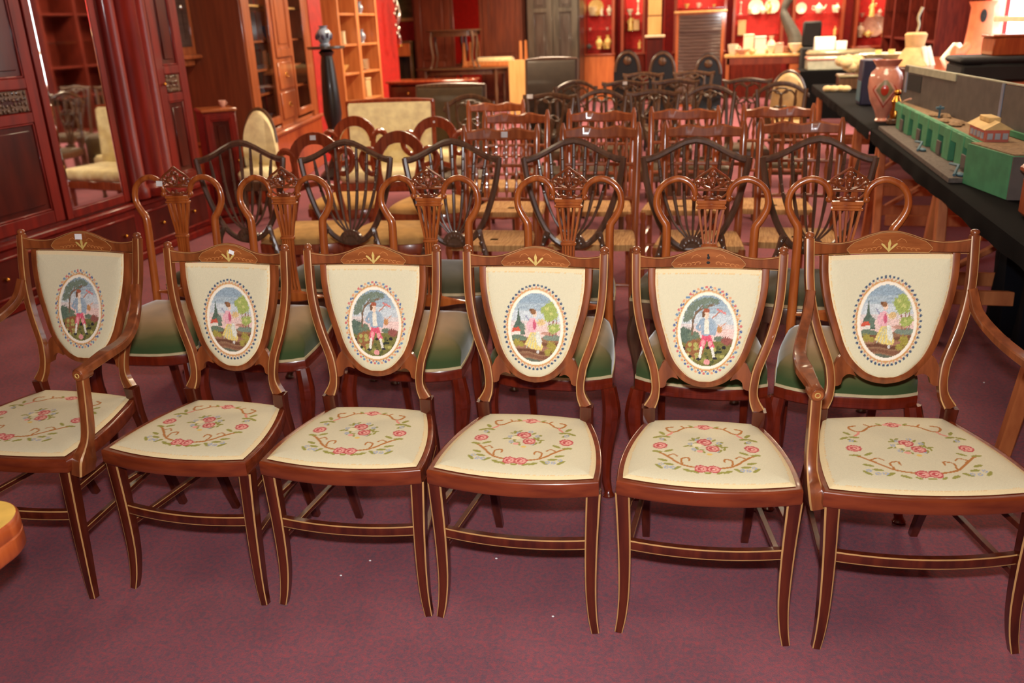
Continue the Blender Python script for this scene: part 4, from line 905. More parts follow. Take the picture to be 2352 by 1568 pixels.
# ---------------------------------------------------------------- big mahogany wardrobe with mirror, left wall
t = thing('mirror_wardrobe', 'big red mahogany wardrobe with a mirrored door and carved panels along the left wall', 'wardrobe', (-4.10, 3.80, 0), PI / 2)
W = 2.50
case(t, W, .62, .42, 2.5, 'wardrobe', name='carcass')
m = MB(); m.box(-.03, W + .03, -.05, .64, .0, .06, .01); m.box(-.015, W + .015, -.035, .63, .06, .38, .006); m.box(-.035, W + .035, -.055, .64, .38, .425, .012); m.build('plinth', 'wardrobe', t)
for a, b_ in ((.06, .84), (.94, 1.50), (1.60, 2.42)):
    d = MB().box(a, b_, -.048, -.034, .10, .34, .006).build('drawer', 'wardpanel', t)
    q = MB(); q.box(a, b_, -.054, -.040, .325, .345, .006); q.box(a, b_, -.054, -.040, .095, .115, .006); q.build('moulding', 'wardrobe', d)
    for k in (.25, .75): knob(d, lerp(a, b_, k), .22, -.048)
m = MB(); m.box(-.05, W + .05, -.09, .66, 2.48, 2.62, .03); m.build('cornice', 'wardrobe', t)
def carved_door(x0, x1):
    d = door(t, x0, x1, .45, 2.44, [1.10, 1.30], 'wardrobe', 'wardpanel', w=.085)
    m = MB(); rg = random.Random(int(x0 * 100))
    m.box(x0 + .10, x1 - .10, -.022, -.012, 1.135, 1.265)
    for i in range(int((x1 - x0 - .2) / .03)):
        for j in range(4): m.ball((x0 + .112 + i * .03 + rg.uniform(-.006, .006), -.024, 1.15 + j * .032 + rg.uniform(-.006, .006)), (rg.uniform(.008, .015), .008, rg.uniform(.008, .014)), n=6, k=4)
    o = m.build('carved_band', 'dark2', d); return d
carved_door(.06, .86); d = carved_door(2.08, 2.45); knob(d, 2.13, 1.2, -.03)
d = door(t, .88, 1.52, .44, 2.44, [], 'wardrobe', 'wardpanel', name='mirror_door', w=.06)
for ch in list(d.children): bpy.data.objects.remove(ch)
m = MB(); x0, x1, z0, z1 = .93, 1.47, .49, 2.40; bv = .022
P1 = [(x0, -.020, z0), (x1, -.020, z0), (x1, -.020, z1), (x0, -.020, z1)]; P2 = [(x0 + bv, -.0235, z0 + bv), (x1 - bv, -.0235, z0 + bv), (x1 - bv, -.0235, z1 - bv), (x0 + bv, -.0235, z1 - bv)]
m.add(P1 + P2, [(4, 5, 6, 7)] + [(i, (i + 1) % 4, 4 + (i + 1) % 4, 4 + i) for i in range(4)]); m.build('mirror', 'mirror', d, ang=1, label='bevelled mirror glass')
for k in range(3):                              # clustered pilaster
    r = (.07, .105, .07)[k]; x = 1.63 + k * .17
    m = MB(); m.lathe([(r * 1.25, .44), (r * 1.25, .50), (r, .53), (r, 2.36), (r * 1.2, 2.40), (r * 1.2, 2.46)], (x, -.012, 0), 14); m.build('pilaster_column', 'wardrobe', t)
MB().box(1.53, 2.07, -.012, .02, .44, 2.46, .004).build('pilaster_back', 'wardpanel', t)

# ---------------------------------------------------------------- wall clock, red wall behind
p0 = AU(446, 145, -4.60); wallbox('trim_2', WL, -4.78, 6.45, 7.36, 0, HC, 'redwall')
t = thing('wall_clock', 'tall wall clock with cream dial and glazed pendulum door, right of the mirror wardrobe', 'clock', (-4.775, 7.02, p0.z), PI / 2); t.scale = (.9, 1, 1)
m = MB(); m.box(.0, .36, -.13, 0, .07, 1.05, .006); m.box(-.04, .40, -.17, 0, .03, .075, .012); m.box(.03, .33, -.12, 0, -.03, .03, .012); m.box(-.05, .41, -.18, 0, 1.03, 1.10, .02); m.build('clock_case', 'oak', t)
MB().box(.07, .29, -.136, -.129, .14, .56).build('door_recess', 'shutter', t)
g = MB().box(.065, .295, -.142, -.138, .135, .565).build('door_glass', 'glass', t)
m = MB(); m.ball((.20, -.138, .47), (.026, .010, .026), n=12, k=6); m.box(.196, .204, -.136, -.132, .2, .54); m.build('pendulum', 'silver', t)
m = MB(); m.box(.05, .31, -.138, -.128, .60, .98, .004); m.build('dial', 'frame', t)
# ---------------------------------------------------------------- bookcase set askew, end towards us
pn, pf = AZ(590, 330, .56), AZ(728, 268, .56); L = (pf - pn).to_2d().length; ang = math.atan2(pf.y - pn.y, pf.x - pn.x)
t = thing('glazed_bookcase', 'large brown breakfront bookcase with glazed doors and a plain end panel', 'bookcase', (pn.x, pn.y, 0), ang)
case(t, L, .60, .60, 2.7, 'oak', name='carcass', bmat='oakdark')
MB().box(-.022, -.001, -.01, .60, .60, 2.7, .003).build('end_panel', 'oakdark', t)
m = MB(); m.box(-.04, L + .02, -.05, .56, 0, .56, .006); m.build('base', 'edge', t)
m = MB(); m.box(-.07, L + .04, -.08, .58, .56, .60, .012); m.build('waist_moulding', 'oak', t)
MB().box(.0, .17, -.03, .02, .6, 2.7, .005).build('stile', 'oak', t); MB().box(L - .2, L, -.03, .02, .6, 2.7, .005).build('stile', 'oak', t)
d1 = door(t, .17, .93, .66, 2.66, [], 'oak', 'oak', w=.07, glass='glass', name='glazed_door'); d2 = door(t, 1.60, L - .2, .66, 2.66, [], 'oak', 'oak', w=.07, glass='glass', name='glazed_door')
MB().box(.93, 1.60, -.012, .04, .6, 2.7, .002).build('centre_panel', 'pine' if 0 else 'oak', t)
d = door(t, .95, 1.58, 1.30, 2.66, [], 'oak', 'oak', w=.09, y=-.013)
for k, z in enumerate((.68, .98)):
    dr = MB().box(.98, 1.55, -.03, -.012, z, z + .27, .006).build('drawer', 'oak', t); m = MB(); m.box(1.22, 1.31, -.036, -.028, z + .11, z + .16, .004); m.tube([(1.225, -.036, z + .13), (1.235, -.048, z + .118), (1.295, -.048, z + .118), (1.305, -.036, z + .13)], .005, 6); m.build('drop_handle', 'brass', dr)
for z in (.95, 1.18, 1.45, 1.78): MB().box(.03, L - .03, .06, .52, z, z + .022, .002).build('shelf', 'tan' if z > 1.7 else 'oak', t)
MB().box(.19, .90, .50, .535, 1.80, 2.62).build('lit_toned_backboard', 'tan', t)  # tan board and top shelf: lit upper interior put into their colour

# ---------------------------------------------------------------- small china, shared shapes
CH = {}
def china(kind):
    if kind in CH: return CH[kind]
    m = MB()
    if kind == 'vase': m.lathe([(.3, 0), (.34, .04), (.28, .1), (.5, .35), (.56, .5), (.42, .7), (.22, .8), (.24, .9), (.36, 1), (.30, 1), (.16, .82)], n=14)
    elif kind == 'bowl': m.lathe([(.3, 0), (.32, .08), (.26, .14), (.7, .6), (.9, 1), (.84, .98), (.6, .6), (.05, .25)], n=16)
    elif kind == 'cup': m.lathe([(.32, 0), (.36, .06), (.5, .3), (.6, .7), (.64, 1), (.58, 1), (.5, .6), (.02, .15)], n=14); m.tube([(.6, 0, .8), (.85, 0, .75), (.88, 0, .5), (.7, 0, .3), (.5, 0, .3)], .06, 6)
    elif kind == 'figurine':
        m.lathe([(.34, 0), (.36, .08), (.28, .1), (.30, .3), (.20, .48), (.22, .62), (.16, .74), (.08, .78)], n=12); m.ball((0, 0, .88), (.12, .12, .13), n=10, k=6); m.tube([(-.2, 0, .66), (-.34, -.06, .5), (-.24, -.18, .42)], .06, 6); m.tube([(.2, 0, .66), (.36, -.04, .58), (.3, -.16, .72)], .06, 6)
    elif kind == 'teapot':
        m.lathe([(.3, 0), (.34, .06), (.56, .3), (.58, .5), (.4, .74), (.3, .78), (.12, .9), (.06, 1), (.01, 1)], n=14); m.tube([(.5, 0, .35), (.78, 0, .5), (.95, 0, .8)], lambda u: lerp(.12, .06, u), 7); m.tube([(-.5, 0, .65), (-.85, 0, .68), (-.88, 0, .4), (-.54, 0, .3)], .06, 6)
    elif kind == 'plate':
        P = [[(r * math.cos(2 * PI * j / 18), y + .18 * (.5 + .5 * r * math.sin(2 * PI * j / 18)), .5 + r * math.sin(2 * PI * j / 18)) for j in range(18)] for r, y in ((.02, .03), (.3, .03), (.36, 0), (.5, -.04), (.5, -.02), (.34, .03), (.02, .06))]; m.grid(P, closed_v=True)
    elif kind == 'box': m.box(-.5, .5, -.35, .35, 0, .9, .04); m.box(-.53, .53, -.38, .38, .9, 1, .03)
    elif kind == 'candlestick': m.lathe([(.3, 0), (.32, .05), (.1, .12), (.08, .3), (.14, .36), (.07, .42), (.07, .8), (.2, .86), (.16, .92), (.1, 1), (.02, 1)], n=12)
    elif kind == 'stack': 
        for k in range(6): m.lathe([(.25, k * .15), (.6, k * .15 + .1), (.62, k * .15 + .13), (.3, k * .15 + .06)], n=16)
    CH[kind] = m; return m
CM = {}
def put_china(kind, mat, loc, h, w, label, group, name=None, rz=0.0, cat='ornament'):
    k = (kind, mat)
    if k not in CM: CM[k] = china(kind).mesh(kind, mat)
    o = bpy.data.objects.new(name or ('china_' + kind), CM[k]); C.objects.link(o); o.location = loc; o.scale = (w, w, h); o.rotation_euler = (0, 0, rz)
    return tag(o, label, cat, group)
for i, (lx, z, kd, mt) in enumerate(((.34, 1.202, 'bowl', 'china'), (.52, 1.202, 'stack', 'china'), (.72, 1.202, 'cup', 'china'), (.40, .972, 'bowl', 'chinagold'), (.66, .972, 'teapot', 'china'), (.36, 1.472, 'vase', 'sage'), (.68, 1.472, 'bowl', 'china'))):
    q = Matrix.Rotation(ang, 4, 'Z') @ Vector((lx, .24, z)) + Vector((pn.x, pn.y, 0))
    put_china(kd, mt, q, .13, .11, '%s behind the left glazed door of the brown bookcase' % ('white bowl on the lower shelf', 'white dish stack on the lower shelf', 'white cup on the lower shelf', 'cream bowl on the bottom shelf', 'white teapot on the bottom shelf', 'grey-green vase on the upper shelf', 'white bowl on the upper shelf')[i], 'china behind the left bookcase door')
for i, (lx, z, kd, mt) in enumerate(((1.75, 1.472, 'cup', 'chinablue'), (1.95, 1.472, 'bowl', 'china'), (1.78, 1.202, 'stack', 'china'), (1.98, 1.202, 'teapot', 'china'))):
    q = Matrix.Rotation(ang, 4, 'Z') @ Vector((lx, .24, z)) + Vector((pn.x, pn.y, 0))
    put_china(kd, mt, q, .14, .11, '%s behind the right glazed door of the brown bookcase' % ('blue cup on the upper shelf', 'white bowl on the upper shelf', 'white dish stack on the lower shelf', 'white teapot on the lower shelf')[i], 'china behind the right bookcase door')
# ---------------------------------------------------------------- pot cupboard and cream chair in front of the bookcase
p = AV(484, 250, 6.55)
t = thing('pot_cupboard', 'plain red mahogany cupboard with a moulded top, in front of the bookcase end', 'cupboard', (p.x - .05, p.y - .06, 0), .75)
h = p.z; case(t, .27, .27, .06, h - .03, 'wardrobe'); MB().box(-.012, .282, -.015, .28, h - .03, h, .008).build('top', 'oak', t); MB().box(-.008, .278, -.012, .275, 0, .06, .006).build('plinth', 'wardrobe', t)
d = door(t, .01, .26, .08, h - .05, [], 'wardrobe', 'wardpanel', w=.045); knob(d, .235, h * .55, -.027); put_china('cup', 'chinapink', (p.x - .02, p.y + .22, h), .05, .05, 'tiny pink cup on the red mahogany pot cupboard', None, cat='cup')
def upholstered(name, label, cat, loc, rz, w, d, zs, zb, mat, woodm, top='flat', arms=False, cushmat=None):
    t = thing(name, label, cat, loc, rz)
    m = MB(); m.box(-w / 2, w / 2, 0, d, zs - .16, zs - .08, .008); m.build('seat_rail', woodm, t)
    for sx in (-1, 1):
        MB().lathe([(.016, 0), (.022, .05), (.016, .07), (.024, zs * .4), (.026, zs - .16)], (sx * (w / 2 - .04), .04, 0), 10).build('leg', woodm, t)
        MB().sweep([(sx * (w / 2 - .04), d + .06, 0), (sx * (w / 2 - .04), d - .02, zs - .1)], PLN, (.02, .02)).build('leg', woodm, t)
    MB().box(-w / 2 + .01, w / 2 - .01, -.01, d, zs - .09, zs + .02, .03).build('seat_cushion', cushmat or mat, t, ang=60)
    bw = w / 2; n = 21; xs = np.linspace(-bw, bw, n); zt = (lambda x: zb) if top == 'flat' else (lambda x: zs + .18 + (zb - zs - .18) * math.sqrt(max(0, 1 - (x / bw) ** 2) * .999 + .001))
    P = []
    for x in xs: P.append([(x * .97, d - .05 + .0, zs), (x, d - .07, zs + .02), (x, d - .10 + .12 * (zt(x) - zs), zt(x) - .03), (x * .985, d - .06 + .12 * (zt(x) - zs), zt(x)), (x, d + .0 + .12 * (zt(x) - zs), zt(x) - .03), (x, d + .02, zs)])
    m = MB(); m.grid([[Vector(q) for q in r] for r in P], closed_v=True); m.add(P[0], [tuple(range(6))]); m.add(P[-1], [tuple(range(6))[::-1]]); m.build('back_cushion', mat, t, ang=60)
    if top == 'flat':
        m = MB(); m.strip(list(np.linspace(-bw - .02, bw + .02, 15)), lambda x: zb - .012, lambda x: zb + .028 - .05 * (x / bw) ** 2 * .3, lambda x: d - .04 + .12 * (zb - zs), .06); m.build('top_rail', woodm, t)
    else:
        m = MB(); m.tube([(x, d - .03 + .12 * (zt(x) - zs), zt(x) + .012) for x in xs], .016, 7, (0, 1, 0)); m.build('top_rail', woodm, t)
    for sx in (-1, 1): MB().sweep([(sx * (bw + .012), d - .02, zs - .1), (sx * (bw + .012), d - .03 + .12 * (zt(bw) - zs), zt(bw) - (.0 if top == 'flat' else .1))], PLN, (.018, .03), (1, 0, 0)).build('back_post', woodm, t)
    if arms:
        for sx in (-1, 1):
            MB().box(sx * w / 2 - .05, sx * w / 2 + .05, -.02, d, zs - .08, zs + .2, .03).build('arm', mat, t, ang=60)
    return t
p = AV(574, 258, 6.75)
upholstered('cream_tub_chair', 'cream upholstered round-back chair turned side on, beside the pot cupboard', 'chair', (p.x + .06, p.y - .20, 0), .22, .28, .36, .44, p.z, 'cream', 'dark2', 'round')
p = AV(914, 226, 7.25)
upholstered('high_back_settle_chair', 'wide cream damask high-backed chair with a wooden top rail, behind the balloon backs', 'chair', (p.x + .02, p.y - .58, 0), .16, .72, .55, .42, p.z - .02, 'cream', 'balloon', 'flat')
p = AV(1052, 196, 8.1)
upholstered('leather_armchair', 'olive brown leather armchair with cream seat cushion, behind the cream high-backed chair', 'armchair', (p.x, p.y - .7, 0), .10, .62, .66, .44, p.z, 'brownleather', 'dark2', 'flat', True, 'cream')
p = AV(1275, 136, 9.3)
dl = upholstered('dark_leather_chair', 'dark leather square-backed chair with a white sticker, before the grey panelled hall cupboard', 'chair', (p.x, p.y - .6, 0), .05, .50, .50, .46, p.z, 'darkleather', 'dark2', 'flat'); sticker(dl, (-.10, .555, p.z + .01), .028, .02)
p = AV(1806, 166, 9.0)
upholstered('beige_round_back_chair', 'beige leather round-back chair at the right end of the dark chairs', 'chair', (p.x, p.y - .55, 0), -.05, .32, .46, .56, p.z, 'beige', 'dark2', 'round')
# ---------------------------------------------------------------- pine shelves, pedestal, wall lamp by the red wall end
a, b_ = AU(778, 60, -4.75), AU(868, 60, -4.75); Lp = b_.y - a.y
q1, q2 = AU(722, 150, -4.75), AU(750, 150, -4.75)
wallbox('trim_1', WL, -4.75, q1.y, q2.y, 0, HC, 'redwall')
t = thing('pine_shelves', 'tall honey pine open shelves in two bays beside the red wall end', 'shelving', (-4.75, a.y, 0), PI / 2)
Zs = (.25, .62, .98, 1.34, 1.72, 2.1)
m = MB(); m.box(0, .05, 0, .38, 0, 2.5, .004); m.build('upright', 'pine', t); MB().box(Lp * .42, Lp * .42 + .09, -.01, .38, 0, 2.5, .004).build('upright', 'pine', t); MB().box(Lp - .05, Lp, 0, .38, 0, 2.5, .004).build('upright', 'pine', t)
MB().box(0, Lp, .38, .40, 0, 2.5).build('back_board', 'pine', t)
for z in Zs: MB().box(.05, Lp * .42, .01, .38, z, z + .03, .003).build('shelf', 'pine', t); MB().box(Lp * .42 + .09, Lp - .05, .01, .38, z, z + .03, .003).build('shelf', 'pine', t)
PI_ = [(.18, 1.37, 'vase', 'china', .2, .1, 'white vase on the left bay of the pine shelves'), (.32, 1.37, 'box', 'book2', .16, .1, 'ivory box on the left bay of the pine shelves'), (.62, 1.75, 'box', 'white', .22, .16, 'white box high in the right bay of the pine shelves'), (.84, 1.75, 'vase', 'chinablue', .16, .1, 'blue vase high in the right bay of the pine shelves'), (.62, 1.37, 'stack', 'china', .16, .14, 'stack of white dishes in the right bay of the pine shelves'), (.84, 1.37, 'vase', 'chinablue', .18, .1, 'blue vase beside the stacked dishes on the pine shelves'), (.72, 1.01, 'stack', 'china', .16, .22, 'wide stack of pale dishes low in the right pine bay'), (.70, .65, 'box', 'beige', .26, .24, 'tan box at the bottom of the right pine bay'), (.28, 1.01, 'bowl', 'chinagold', .1, .1, 'cream bowl low in the left bay of the pine shelves')]
for f, z, kd, mt, h, w, lb in PI_: put_china(kd, mt, (-4.75 - .17, a.y + f * Lp, z), h, w, lb, None)
p = AV(748, 106, 8.9)
t = thing('torchere_pedestal', 'tall black turned pedestal stand in front of the red wall strip', 'pedestal', (p.x, p.y, 0)); h = p.z
MB().lathe([(.19, h - .03), (.20, h - .02), (.20, h), (.02, h)], n=20).build('top', 'greydoor', t)
MB().lathe([(.05, h - .03), (.085, h - .06), (.06, h - .10), (.075, h - .2), (.09, h - .45), (.10, h - .7), (.07, h - .84), (.085, h - .87), (.05, h - .92), (.07, .22), (.12, .12)], n=18).build('column', 'black', t)
MB().lathe([(.12, .12), (.17, .07), (.20, .04), (.20, 0), (.02, 0)], n=20).build('base', 'black', t)
o = MB(); o.lathe([(.07, 0), (.08, .03), (.06, .05), (.11, .14), (.115, .2), (.08, .27), (.05, .30), (.07, .34), (.05, .34)], n=18, mi=0)
for k in range(10): a_ = k * 2 * PI / 10; o.ball((.105 * math.cos(a_), .105 * math.sin(a_), .15 + .03 * (k % 2)), (.028, .028, .05), mi=1, n=7, k=4)
v = o.build('blue_white_vase', ['chinablue', 'navy']); v.scale = (.72, .72, .60); v.location = (p.x - .01, p.y, h); tag(v, 'blue and white china vase on the tall black pedestal', 'vase')
p = AV(912, 105, YE - .35)
t = thing('girandole', 'glittering metal wall sconce with glass drops at the edge of the red wall end', 'sconce', (p.x + .05, YE - .35, p.z))
m = MB(); m.tube(smooth_pts([(0, 0, 0), (.03, -.05, .12), (.0, -.06, .3), (.05, -.04, .5), (.01, -.04, .75)], 16), lambda u: .018 + .01 * math.sin(u * 12), 8); m.build('stem', 'silver', t)
for k in range(9): MB().ball((.03 * math.sin(k * 2.1), -.06 - .02 * math.cos(k), .2 + k * .06), (.028, .028, .04), n=8, k=5).build('glass_drop', 'silver', t)
MB().ball((0, 0, 0), (.05, .04, .03), n=10, k=5).build('back_plate', 'brass', t)
# ---------------------------------------------------------------- far left: wardrobe, painting, dining table stack
def BK(u, w, V): return AV(u, w, V)
p = BK(930, 20, 18.95); t = thing('framed_landscape', 'green landscape painting in a gilt frame on the red back wall', 'painting', (p.x - .25, 18.99, p.z - .26), 0)
MB().box(-.05, .55, -.05, 0, .0, .9, .012).build('frame', 'chinagold', t); MB().box(.02, .48, -.056, -.04, .07, .83).build('canvas', 'painting', t)
x0, x1 = BK(950, 60, 17.9).x, BK(1206, 60, 17.9).x; w = x1 - x0
t = thing('walnut_wardrobe', 'brown triple wardrobe with a central mirror at the far left', 'wardrobe', (x0, 17.9, 0)); case(t, w, .6, .12, 2.5, 'walnutdark'); MB().box(-.03, w + .03, -.04, .62, 0, .12, .01).build('plinth', 'walnutdark', t)
door(t, .04, w * .34, .15, 2.42, [.95], 'walnutdark', 'walnutdark', w=.12); door(t, w * .63, w - .04, .15, 2.42, [.9], 'walnutdark', 'walnutdark', w=.13)
d = door(t, w * .345, w * .625, .15, 2.42, [], 'walnutdark', 'oak', name='mirror_door', w=.05)
for ch in list(d.children): bpy.data.objects.remove(ch)
MB().box(w * .345 + .05, w * .625 - .05, -.02, -.014, .2, 2.37).build('mirror', 'mirror', d)
p = BK(916, 100, 17.8); t = thing('small_secretaire', 'small dark writing chest with an orange drawer left of the brown triple wardrobe', 'chest', (p.x - .10, 17.8, 0)); case(t, .34, .5, 0, 1.08, 'dark2'); MB().box(.02, .34, -.02, 0, 1.0, 1.25, .006).build('drawer', 'counter', t); MB().box(-.02, .355, -.03, .5, 1.25, 1.30, .01).build('top', 'dark2', t); MB().box(.02, .34, 0, .48, 1.06, 1.25).build('upper_case', 'dark2', t)
def table(name, label, loc, rz, w, d, h, mat, legm, ov=True, cab=True, th=.03, ap=.09):
    t = thing(name, label, 'table', loc, rz); n = 40
    out = [(w / 2 * math.copysign(abs(math.cos(2 * PI * k / n)) ** (.75 if ov else .2), math.cos(2 * PI * k / n)), d / 2 * math.copysign(abs(math.sin(2 * PI * k / n)) ** (.75 if ov else .2), math.sin(2 * PI * k / n))) for k in range(n)]
    m = MB(); m.loopprof(out, [(.3 * d, h - th), (.02, h - th), (0, h - th * .6), (.0, h - th * .3), (.012, h), (.3 * d, h)]); m.add([(x * .4, y * .3, h) for x, y in out], [tuple(range(n))]); m.plate([(x * .96, y * .94) for x, y in out], h - th, h - .002); m.build('table_top', mat, t)
    m = MB(); m.plate([(x * .86, y * .84) for x, y in out], h - th - ap, h - th); m.build('apron', mat, t)
    for sx in (-1, 1):
        for sy in (-1, 1):
            x, y = sx * w * .36, sy * d * .34
            if cab:
                q = smooth_pts([(x + sx * .05, y + sy * .02, 0), (x + sx * .03, y + sy * .01, .03), (x - sx * .01, y, h * .3), (x + sx * .02, y, h * .7), (x, y, h - th)], 12); MB().tube(q, lambda u: interp(u, [0, .06, .3, .75, 1], [.03, .03, .016, .035, .03]), 8, (1, 0, 0)).build('leg', legm, t)
            else: MB().lathe([(.02, 0), (.03, .04), (.025, .1), (.04, h * .5), (.03, h * .6), (.045, h - th)], (x, y, 0), 10).build('leg', legm, t)
    return t
p = AZ(1055, 158, .78); table('dining_table', 'long dark mahogany dining table with other tables stacked on it', (p.x - .05, p.y + .55, 0), 0.04, 1.95, 1.15, .78, 'dark2', 'dark2', cab=False)
TD = (p.x - .05, p.y + .55)
table('tea_table', 'oval tea table on cabriole legs standing on the dark dining table', (TD[0] - .12, TD[1] - .26, .786), .0, 1.12, .44, .70, 'dark2', 'dark2')
q = (TD[0] + .62, TD[1] + .1)
t = thing('upturned_coffee_table', 'pine coffee table lying upside down, legs in the air, on the dining table', 'table', (q[0] + .03, q[1] + .16, .78), .0)
MB().box(-.70, .55, -.27, .27, 0, .025, .004).build('table_top', 'counter', t)
m = MB(); [m.box(*b, .003) for b in ((-.66, .50, -.25, -.23, .025, .10), (-.66, .50, .23, .25, .025, .10), (-.66, -.64, -.25, .25, .025, .10), (.48, .50, -.25, .25, .025, .10))]; m.build('apron', 'pine', t)
for x in (-.65, .49):
    for y in (-.24, .24): MB().sweep([(x, y, .025), (x, y, .46)], PLN, lambda u: lerp(.03, .02, u)).build('leg', 'pine', t)
c = MB(); c.box(-.42, .32, -.2, .2, 0, .14, .04); o = c.build('folded_cushions', 'plush', ang=60); o.location = (q[0] - .02, q[1] + .16, .809); tag(o, 'pale folded cushions lying inside the upturned coffee table', 'cushion')
p = AV(1187, 138, 14.6); t = thing('folded_table_leaf', 'pale tan table leaf standing on end beside the dark dining table', 'board', (p.x, p.y, 0), 0); MB().box(-.14, .14, -.02, .02, 0, p.z, .004).build('board', 'tan', t); MB().box(.14, .155, -.022, .022, 0, p.z, .003).build('edge_strip', 'cabinet', t)
p = AV(890, 174, 12.4); p2 = AV(1076, 170, 12.4); t = thing('low_mahogany_chest', 'long low red mahogany chest in front of the dining table', 'chest', (p.x, 12.4, 0), .02); w = p2.x - p.x; h = p.z - .08
case(t, w, .5, .08, h - .03, 'wardrobe'); MB().box(-.03, w + .03, -.04, .52, h - .03, h, .01).build('top', 'balloon', t); MB().box(0, w, -.01, .5, 0, .08, .006).build('plinth', 'wardrobe', t)
for k in range(3):
    dr = MB().box(.03, w - .03, -.02, 0, .1 + k * (h - .16) / 3, .1 + (k + .92) * (h - .16) / 3, .005).build('drawer', 'wardpanel', t)
    for f in (.25, .75): knob(dr, w * f, .1 + (k + .46) * (h - .16) / 3, -.02)
# dark panelled wardrobe, its grey sheen painted into the colour
x0, x1 = BK(1210, 60, 17.6).x, BK(1331, 60, 17.6).x; w = x1 - x0
t = thing('panelled_hall_cupboard', 'dark panelled two-door hall cupboard with a grey sheen, left of the red display cabinets', 'cupboard', (x0, 17.6, 0)); case(t, w, .6, 0, 2.5, 'greybead')
for a, b_ in ((.03, w / 2 - .005), (w / 2 + .005, w - .03)): door(t, a, b_, .08, 2.45, [1.78], 'greydoor', 'greypanel', w=.12, t=.04, bead='greybead')

# ---------------------------------------------------------------- red lined display cabinets along the back wall
VCB = 18.35
rg = random.Random(21)
BAYS = [(1336, 1412, 'leftmost red display cabinet, beside the dark hall cupboard', [(1348, 36, 'plate', 'chinagold', 34), (1360, 36, 'stack', 'china', 20), (1382, 36, 'figurine', 'china', 18), (1405, 36, 'vase', 'china', 20), (1355, 70, 'bowl', 'chinapink', 6), (1395, 70, 'bowl', 'chinapink', 6), (1348, 112, 'teapot', 'bronze', 12), (1376, 112, 'vase', 'chinagold', 26), (1402, 112, 'vase', 'chinagold', 28), (1388, 112, 'bowl', 'chinagold', 12)]),
        (1426, 1482, 'narrow red display cabinet left of the cream panelled clock', [(1447, 34, 'bowl', 'china', 12), (1469, 34, 'candlestick', 'china', 30), (1440, 70, 'figurine', 'chinagold', 34), (1462, 70, 'box', 'beige', 22), (1450, 68, 'plate', 'chinagold', 16), (1473, 112, 'figurine', 'chinagold', 18)]),
        (1547, 1668, 'red display cabinet behind the dark tambour desk', [(1577, 18, 'bowl', 'chinagold', 9), (1604, 18, 'cup', 'chinapink', 10), (1640, 18, 'bowl', 'chinagold', 6)]),
        (1682, 1800, 'red display cabinet left of the grey bronze figure', [(1699, 32, 'candlestick', 'chinapink', 26), (1735, 31, 'plate', 'china', 30), (1722, 31, 'stack', 'china', 12), (1752, 31, 'teapot', 'china', 16), (1765, 31, 'vase', 'chinagold', 24), (1785, 30, 'plate', 'china', 30), (1703, 80, 'box', 'beige', 30)]),
        (1818, 1938, 'red display cabinet behind the black hooded chair', [(1838, 30, 'plate', 'china', 22), (1880, 30, 'teapot', 'china', 20), (1917, 29, 'cup', 'china', 14), (1932, 29, 'vase', 'china', 18), (1921, 82, 'figurine', 'chinagold', 18)]),
        (1962, 2060, 'rightmost red display cabinet by the corner of the room', [(1980, 38, 'bowl', 'chinapink', 8), (2002, 36, 'figurine', 'chinagold', 34), (2020, 36, 'vase', 'chinapink', 16), (2050, 37, 'bowl', 'chinagold', 16), (1972, 84, 'vase', 'china', 28), (2006, 84, 'plate', 'chinapink', 44), (1994, 82, 'teapot', 'chinagold', 14), (2028, 83, 'figurine', 'chinagold', 18), (2053, 82, 'figurine', 'china', 18)])]
ORD = ['first', 'second', 'third', 'fourth', 'fifth', 'sixth', 'seventh']
BN = ['leftmost red cabinet', 'second red cabinet', 'third red cabinet', 'fourth red cabinet', 'fifth red cabinet', 'rightmost red cabinet']
HUE = {'china': 'white', 'chinagold': 'cream', 'chinapink': 'pink', 'bronze': 'dark', 'beige': 'tan', 'chinablue': 'blue', 'white': 'white', 'sage': 'grey-green', 'book2': 'ivory'}
